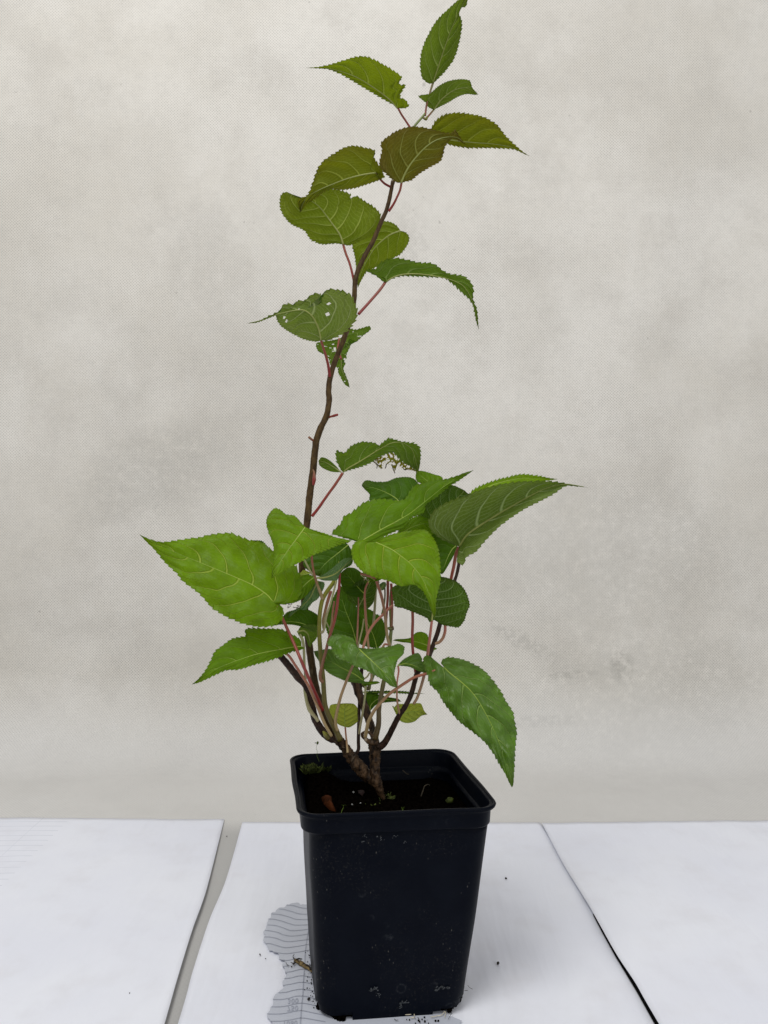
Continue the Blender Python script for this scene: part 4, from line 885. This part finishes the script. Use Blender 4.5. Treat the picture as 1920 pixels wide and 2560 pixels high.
# big drooping leaf on the right
leaf('d2', [(590, 1062), (640, 1112), (740, 1192), (830, 1272), (900, 1362), (970, 1482), (1040, 1620), (1110, 1790), (1160, 1925), (1215, 2170)],
     [(560, 1050), (500, 1000), (450, 955), (410, 960), (398, 1020), (430, 1120), (460, 1220), (530, 1290), (580, 1380), (640, 1460), (720, 1555), (800, 1620), (880, 1680), (970, 1760), (1050, 1870), (1100, 1960), (1150, 2040), (1190, 2125)],
     [(562, 1020), (590, 980), (660, 970), (780, 995), (890, 1045), (970, 1100), (1040, 1180), (1120, 1290), (1160, 1370), (1225, 1470), (1245, 1570), (1262, 1660), (1250, 1790), (1242, 1950), (1235, 2080), (1228, 2150)],
     D=0.432, ky=-0.35, kx=0.10, cup=0.22, mat='gloss', teeth=26, tooth=0.20, ripple=0.0045,
     petiole=('d3', [(1620, 170), (1535, 200), (1420, 235), (1300, 310), (1200, 380), (1110, 470), (1050, 545), (1000, 640), (982, 720), (970, 785)], [0.440, 0.442, 0.452], [4, 4.2, 4.4, 4.8, 5.2], 'st_pinkbrown'), label='large glossy drooping leaf at the right, tip below the pot rim')

# ---- further petioles running up into the dense leaves
def stalk(crop, pts, D, r, mat):
    return add_tube('petiole', crop, pts, D, r, mat, seg=8)
stalk('f1', [(945, 250), (935, 330), (930, 460), (915, 610), (895, 780), (860, 960), (830, 1060), (790, 1190), (745, 1370), (700, 1540), (668, 1680), (672, 1760), (705, 1800)], [0.437, 0.438, 0.442, 0.450], [3, 4, 4.2, 4.2, 4.2, 4.4, 5.2], 'st_redbrown')
stalk('f1', [(890, 400), (850, 560), (800, 740), (755, 880), (730, 1000), (722, 1060), (695, 1115), (670, 1100)], [0.448, 0.450], [2.6, 2.8, 3.4], 'st_pale')
stalk('f1', [(815, 540), (770, 680), (735, 820), (705, 950), (712, 1060)], [0.455], [4.5, 4.2, 3.2], 'st_pinkbrown')
stalk('f1', [(860, 680), (840, 820), (830, 930), (820, 1010), (790, 1090)], [0.462], [2.6, 2.6], 'st_pinkbrown')
stalk('f1', [(745, 960), (775, 1020), (800, 1060)], [0.464], [2], 'st_pale')
stalk('f1', [(445, 100), (490, 190), (540, 285), (580, 330)], [0.447], [2.6, 2.8], 'st_pale')
stalk('d1', [(1178, 262), (1178, 400), (1170, 520), (1163, 620), (1160, 700)], [0.463], [4, 3.6, 3.4], 'st_redleaf')
stalk('d1', [(1208, 290), (1216, 400), (1218, 520), (1214, 640), (1212, 690)], [0.460], [3.4, 3.4, 3.8], 'st_redbrown')
stalk('d1', [(1225, 490), (1190, 520), (1130, 580), (1060, 650), (1000, 740), (965, 830), (945, 900), (900, 980), (855, 1052), (800, 1180), (745, 1330), (712, 1460), (695, 1550), (700, 1610), (715, 1648)], [0.456, 0.452, 0.446, 0.450, 0.456], [3.6, 3.8, 3.8, 4, 5], 'st_pinkbrown')
stalk('f1', [(1340, 400), (1300, 480), (1282, 580), (1288, 760), (1300, 950), (1318, 1150), (1335, 1330), (1370, 1600), (1375, 1800)], [0.460, 0.466, 0.470], [2.4, 3.6, 3.4, 3], 'st_pinkbrown')
stalk('f1', [(1195, 620), (1194, 760), (1190, 900), (1182, 1100), (1180, 1320), (1230, 1500)], [0.470], [1.6, 2.6, 2.6], 'st_pink')
stalk('f1', [(1270, 925), (1250, 1060), (1215, 1200), (1190, 1330), (1215, 1500)], [0.468], [2.2, 2.4], 'st_pale')
stalk('f1', [(1445, 430), (1432, 560), (1425, 700), (1415, 850), (1400, 1000)], [0.478], [3.8, 3.4], 'st_pale')
stalk('f1', [(1560, 500), (1562, 600), (1552, 720), (1520, 860)], [0.474], [2.2, 2.6], 'st_young')
stalk('d2', [(300, 545), (302, 640), (298, 760), (300, 870), (308, 960), (320, 1060), (335, 1140)], [0.458, 0.458], [4, 4, 4.2], 'st_redleaf')
stalk('d2', [(600, 660), (600, 730), (582, 790), (548, 830), (505, 845)], [0.455, 0.459], [4, 4.2, 4.6], 'st_pink')
stalk('d3', [(420, 240), (410, 330), (425, 440), (455, 540), (510, 600), (540, 640)], [0.458, 0.454], [3.4, 4, 5], 'st_pale')
stalk('d3', [(1010, 190), (990, 225), (960, 248)], [0.470], [2.2], 'st_pale')
stalk('d1', [(1180, 855), (1150, 850), (1130, 880)], [0.470], [3], 'st_pink')
# tangle of tiny shrivelled leaflets at the back of the centre leaf
rnd = random.Random(11)
for i in range(5):
    x, y = 1230+i*50+rnd.uniform(-10, 10), 300+rnd.uniform(-20, 50)
    stalk('f1', [(x, y), (x+20+rnd.uniform(-30, 30), y+40), (x+45, y+60+rnd.uniform(-20, 50))], [0.436], [1.4, 1.0], 'st_pale')
for i in range(6):
    x, y = 250+rnd.uniform(-30, 130), 700+rnd.uniform(0, 90)
    stalk('f1', [(x, y), (x+rnd.uniform(-40, 40), y+rnd.uniform(-10, 40)), (x+rnd.uniform(10, 60), y+rnd.uniform(-20, 20))], [0.450], [1.1, 0.7], 'bark_mid')
# black threads of the eaten leaf
for pts in ([(675, 385), (672, 400), (668, 408)], [(700, 388), (704, 405), (714, 430)], [(770, 410), (760, 414), (752, 408)], [(610, 372), (636, 392), (655, 408)], [(625, 380), (632, 395), (630, 408)]):
    add_tube('leaf_shred', 'c3', pts, [0.459], [1.4, 1.0], 'bark_mid', seg=6)

# ------------------------------------------------------------------ things on the soil and around
def soil_pt(crop, p, z=SOIL_Z+0.003): s = src(crop, p); return on_plane(s[0], s[1], z)
def pebble(name, p, r, mat, label, cat, group, squash=0.7, seed=0):
    bm = bmesh.new(); bmesh.ops.create_icosphere(bm, subdivisions=2, radius=1)
    for v in bm.verts:
        k = 1+0.45*noise.noise(v.co*1.6+Vector((seed*3.1, 0, 0)))
        v.co = Vector((v.co.x*r[0]*k, v.co.y*r[1]*k, v.co.z*r[0]*squash*k))
    me = bpy.data.meshes.new(name); bm.to_mesh(me); bm.free(); me.materials.append(M[mat])
    for f_ in me.polygons: f_.use_smooth = True
    o = bpy.data.objects.new(name, me); C.objects.link(o); o.location = p+Vector((0, 0, r[0]*squash*0.6)); o.rotation_euler = (0, 0, seed*1.3)
    tag(o, label, cat, group); return o
# perlite grains
gr = 'white grains on the potting soil'
for i, (p, r, lb) in enumerate([((715, 842), 0.00085, 'largest white grain on the soil, left of the trunk foot'), ((693, 1052), 0.0006, 'elongated white grain on the soil right of the left seedling'), ((838, 1028), 0.0006, 'small white grain on the soil below the dark red fragment'),
                                ((585, 540), 0.0006, 'greyish grain on the soil left of the left trunk')]):
    pebble('perlite_grain', soil_pt('h', p), (r, r*0.7), 'perlite', lb, 'soil grain', gr, seed=i+1)
# dead brown leaf on the soil
def flat_leaf(name, crop, poly, z, mat, label, cat, curl=0.002):
    pts = [on_plane(*src(crop, p), z) for p in poly]; c = sum(pts, Vector())/len(pts)
    n = len(pts); verts = [Vector((0, 0, curl))]; faces = []
    for k in (0.5, 1.0):
        for i, p in enumerate(pts):
            q = (p-c)*k; q.z = curl*(1-k)+0.0012*noise.noise(Vector((i*0.9, k*3, z*100)))+0.0005; verts.append(q)
    for i in range(n):
        j = (i+1) % n; faces.append((0, 1+i, 1+j)); faces.append((1+i, 1+n+i, 1+n+j, 1+j))
    o = mesh_obj(name, verts, faces, [M[mat]]); o.location = c
    md = o.modifiers.new('t', 'SOLIDIFY'); md.thickness = 0.0003
    tag(o, label, cat); return o
flat_leaf('dead_leaf', 'h', [(145, 935), (200, 890), (270, 880), (335, 930), (345, 1000), (360, 1090), (400, 1140), (410, 1190), (350, 1165), (300, 1130), (240, 1110), (200, 1060), (175, 990)], SOIL_Z+0.003, 'deadleaf', 'curled brown dead leaf lying on the soil at the front left', 'dead leaf', 0.004)
M['redbit'] = simple('red_fragment', (0.014, 0.003, 0.002), 0.8)
flat_leaf('leaf_fragment', 'h', [(795, 815), (850, 800), (900, 815), (905, 850), (870, 900), (830, 905), (800, 870)], SOIL_Z+0.003, 'redbit', 'dark red leaf fragment on the soil left of the trunk foot', 'leaf fragment', 0.001)
pebble('fallen_berry', soil_pt('d4', (1230, 485)), (0.0024, 0.0020), 'moss', 'yellow green round bud lying on the soil at the right', 'bud', None, 0.8, 5)
# moss tufts
def moss(crop, box, n, label, hgt=0.0045, zz=SOIL_Z+0.0015):
    rnd = random.Random(n); V = []; Fc = []
    for _ in range(n):
        p = soil_pt(crop, (rnd.uniform(box[0], box[2]), rnd.uniform(box[1], box[3])), zz)
        for b in range(4):
            a = rnd.uniform(0, 6.28); l = rnd.uniform(0.4, 1)*hgt; d = Vector((math.cos(a), math.sin(a), 0)); w = Vector((-d.y, d.x, 0))*0.00035
            k = len(V); V += [p-w, p+w, p+d*l*0.6+Vector((0, 0, l*0.7))+w*1.6, p+d*l*0.9+Vector((0, 0, l)), p+d*l*0.6+Vector((0, 0, l*0.7))-w*1.6]; Fc.append((k, k+1, k+2, k+3, k+4))
    o = mesh_obj('moss', V, Fc, [M['moss']], smooth=False); tag(o, label, 'moss', None, 'stuff'); return o
moss('d4', (222, 258, 330, 300), 70, 'green moss tuft in the back left of the pot', 0.0045, 0.1115)
moss('d4', (345, 260, 395, 280), 18, 'small moss tuft beside the larger one', 0.004, 0.1095)
moss('d4', (760, 440, 840, 500), 30, 'thin moss at the foot of the trunk', 0.0028)
moss('d4', (640, 500, 760, 545), 10, 'scattered moss in front of the trunk', 0.002)
# seedlings
def seedling(crop, stem, D, label, leaves, rs=0.9):
    base = P(*src(crop, stem[0]), D); root = empty('seedling', base); tag(root, label, 'seedling', 'tiny seedlings sprouting in the pot')
    v, f_, u = tube_px(crop, stem, [D], [rs, rs*0.7], seg=6)
    mesh_obj('stem', [q-base for q in v], f_, [M['sprout']], parent=root)
    for (cx, cy, rx, ry, ang) in leaves:
        px, py = src(crop, (cx, cy)); V = [P(px, py, D-0.0004)-base]; n = 12; s = CROPS[crop][2]
        for i in range(n):
            a = 2*math.pi*i/n; x = math.cos(a)*rx/s; y = math.sin(a)*ry/s; ca, sa = math.cos(ang), math.sin(ang)
            V.append(P(px+x*ca-y*sa, py+x*sa+y*ca, D+0.0012*math.sin(a))-base)
        mesh_obj('leaf', V, [(0, 1+i, 1+(i+1) % n) for i in range(n)], [M['sprout']], parent=root)
seedling('h', [(500, 1225), (515, 1160), (540, 1100), (548, 1060)], 0.440, 'two leaved seedling right of the brown dead leaf', [(520, 1055, 24, 13, 0.2), (575, 1058, 24, 12, -0.2)])
seedling('h', [(1562, 1235), (1568, 1180), (1566, 1130)], 0.437, 'upright seedling behind the front rim, right of centre', [(1555, 1115, 14, 34, -0.5), (1582, 1110, 12, 32, 0.4)], 1.4)
seedling('d3', [(545, 1010), (525, 955), (528, 920), (518, 880), (530, 845)], 0.500, 'thin stalked sprout rising above the back left rim', [(531, 838, 10, 16, 0.2), (512, 838, 9, 4, 0.2)], 0.45)
def root_thing(name, crop, pts, D, r, mat, label, cat):
    v, f_, u = tube_px(crop, pts, D, r, seg=6); b = P(*src(crop, pts[0]), D[0] if isinstance(D, list) else D)
    o = mesh_obj(name, [q-b for q in v], f_, [M[mat]]); o.location = b; tag(o, label, cat); return o
root_thing('dry_twig', 'd4', [(1030, 445), (1042, 410), (1055, 375), (1080, 362), (1090, 370)], [0.462, 0.468], [1.6, 1.2], 'twig', 'curved brown twig standing in the soil right of the trunk', 'twig')
root_thing('dry_twig', 'd4', [(903, 264), (920, 280), (932, 290), (948, 292)], [0.49], [1.2, 1.0], 'twig', 'short pale forked twig near the back wall of the pot', 'twig')

# crumbs and debris on the paper: the ones large enough to see
ZP = 0.0018
cg = 'dark crumbs scattered on the paper sheets'
for i, (crop, p, r, sq, lb) in enumerate([('s', (1265, 2197), (0.0010, 0.0006), 0.7, 'dark crumb on the middle paper right of the pot, upper one'), ('s', (1245, 2410), (0.0011, 0.0008), 0.8, 'dark crumb on the middle paper right of the pot, lower one'),
     ('s', (650, 2387), (0.0009, 0.0004), 0.5, 'elongated dark crumb left of the wet stain'), ('s', (664, 2397), (0.0004, 0.0003), 0.7, 'tiny speck beside the elongated crumb left of the wet stain'), ('s', (324, 2483), (0.0004, 0.0003), 0.7, 'tiny speck on the left paper sheet'),
     ('g', (912, 1782), (0.00075, 0.0014), 0.5, 'black crumb on the wet stain right of the printed numbers'), ('g', (615, 1222), (0.0005, 0.0004), 0.6, 'small crumb under the root tuft'), ('s', (567, 2091), (0.0006, 0.0004), 0.6, 'speck on the cloth strip between the left sheets')]):
    z = 0.0030 if crop == 'g' else (0.0005 if p[1] == 2091 else ZP)
    pebble('soil_crumb', on_plane(*src(crop, p), z), r, 'crumb', lb, 'crumb', cg, sq, i+2)
# root tuft sticking out left of the pot foot
def tuft():
    b = on_plane(*src('g', (900, 1230)), 0.004); root = empty('root_tuft', b); tag(root, 'tangled roots with soil sticking out left of the pot foot', 'root tuft')
    rnd = random.Random(4)
    def t(pts, r, mat, dz=0.0): 
        path = []
        for q in catmull([(*p, 0) for p in pts], 22):
            s = src('g', q); path.append(on_plane(s[0], s[1], 0.0040+dz)-b)
        v, f_, u = tube_geo(path, [interp(r, i/21)*0.45/F for i in range(22)], seg=7, bump=0.5, bfreq=1200); mesh_obj('root', v, f_, [M[mat]], parent=root)
    t([(1010, 1330), (940, 1270), (850, 1215), (780, 1165), (700, 1120), (680, 1100)], [2.2, 3.0, 4.5, 5.5, 4], 'root')
    t([(690, 1105), (650, 1075), (640, 1040), (660, 1010)], [1.4, 0.8], 'crumb'); t([(700, 1110), (730, 1085), (800, 1090)], [2.6, 1.0], 'crumb', 0.001)
    t([(680, 1150), (650, 1165), (600, 1148)], [2.0, 0.7], 'crumb'); t([(660, 1130), (655, 1180), (625, 1195)], [1.6, 0.7], 'crumb'); t([(940, 1275), (930, 1230), (870, 1190)], [2.4, 2.4], 'crumb', 0.001)
    t([(560, 1200), (530, 1180), (515, 1135)], [0.9, 0.5], 'crumb'); t([(1000, 1330), (950, 1300), (900, 1265)], [1.8, 0.8], 'root', 0.001)
    for _ in range(16):
        x = rnd.uniform(690, 840); y = 1105+(x-690)*0.55+rnd.uniform(-25, 20); t([(x, y), (x+rnd.uniform(-18, 18), y+rnd.uniform(-14, 14)), (x+rnd.uniform(-30, 30), y+rnd.uniform(-18, 18))], [1.6, 0.8], rnd.choice(['root', 'crumb', 'crumb']), 0.001)
tuft()
# soil spilling from the torn corners, and loose roots along the pot foot
def spill():
    rnd = random.Random(8); V = []; Fc = []
    def blob(p, r):
        bm = bmesh.new(); bmesh.ops.create_icosphere(bm, subdivisions=1, radius=1)
        k = len(V); sd = rnd.uniform(0, 90)
        for v_ in bm.verts: V.append(p+v_.co*r*(1+0.5*noise.noise(v_.co*1.5+Vector((sd, 0, 0)))))
        for f_ in bm.faces: Fc.append(tuple(k+q.index for q in f_.verts))
        bm.free()
    for _ in range(90):
        s = src('g', (rnd.uniform(1075, 1480), 0)); x = rnd.random(); px = 796+x*64; py = 2512+x*36+rnd.gauss(0, 3)
        blob(on_plane(px, py, 0.003), rnd.uniform(0.0005, 0.0018))
    for _ in range(50):
        x = rnd.random(); px = 1118+x*34; py = 2528-x*34+rnd.gauss(0, 3); blob(on_plane(px, py, 0.003), rnd.uniform(0.0005, 0.0014))
    for _ in range(14):
        px = rnd.gauss(1045, 22); py = rnd.gauss(2553, 3.5); blob(on_plane(px, py, 0.003), rnd.uniform(0.0002, 0.0007))
    for _ in range(50):
        y = rnd.uniform(2370, 2520); px = 772+(y-2370)*0.12-abs(rnd.gauss(0, 9)); blob(on_plane(px, y, 0.0028), rnd.uniform(0.00012, 0.00045))
    o = mesh_obj('spilled_soil', V, Fc, [M['soil']], smooth=False); tag(o, 'black soil crumbs spilling from the torn pot corners onto the paper', 'soil', None, 'stuff')
spill()
rg = 'loose thin roots at the foot of the pot'
for i, (pts, r, mt, lb) in enumerate([([(418, 570), (470, 572), (520, 565), (555, 540), (565, 560), (562, 615), (510, 616)], 1.0, 'rootwhite', 'pale root bent at a right angle in front of the pot'), ([(950, 585), (990, 565), (1005, 535), (1030, 530), (1030, 560), (1018, 610)], 0.9, 'rootwhite', 'pale hooked root right of the bent one'),
        ([(810, 605), (860, 602), (900, 590), (950, 585)], 1.0, 'rootwhite', 'pale straight root lying along the pot foot'), ([(1060, 505), (1100, 515), (1120, 550), (1090, 600), (1070, 640)], 0.5, 'crumb', 'dark thin root looping out from the right pot corner'),
        ([(1360, 140), (1385, 170), (1430, 195)], 0.5, 'twig', 'faint thin fibre on the paper right of the pot, upper'), ([(1310, 218), (1335, 214), (1358, 214)], 0.6, 'twig', 'faint short fibre on the paper close to the pot'),
        ([(620, 610), (640, 650), (650, 690)], 0.9, 'crumb', 'dark root fibre under the pot front, steep one'), ([(270, 635), (300, 655), (330, 650)], 0.7, 'crumb', 'small dark fibre under the pot front, left one')]):
    path = [on_plane(*src('m', q), 0.0034) for q in catmull([(*p, 0) for p in pts], 30)]; b = path[0].copy()
    v, f_, u = tube_geo([q-b for q in path], [r*0.42/F]*30, seg=6)
    o = mesh_obj('loose_root', v, f_, [M[mt]]); o.location = b; tag(o, lb, 'root', rg)
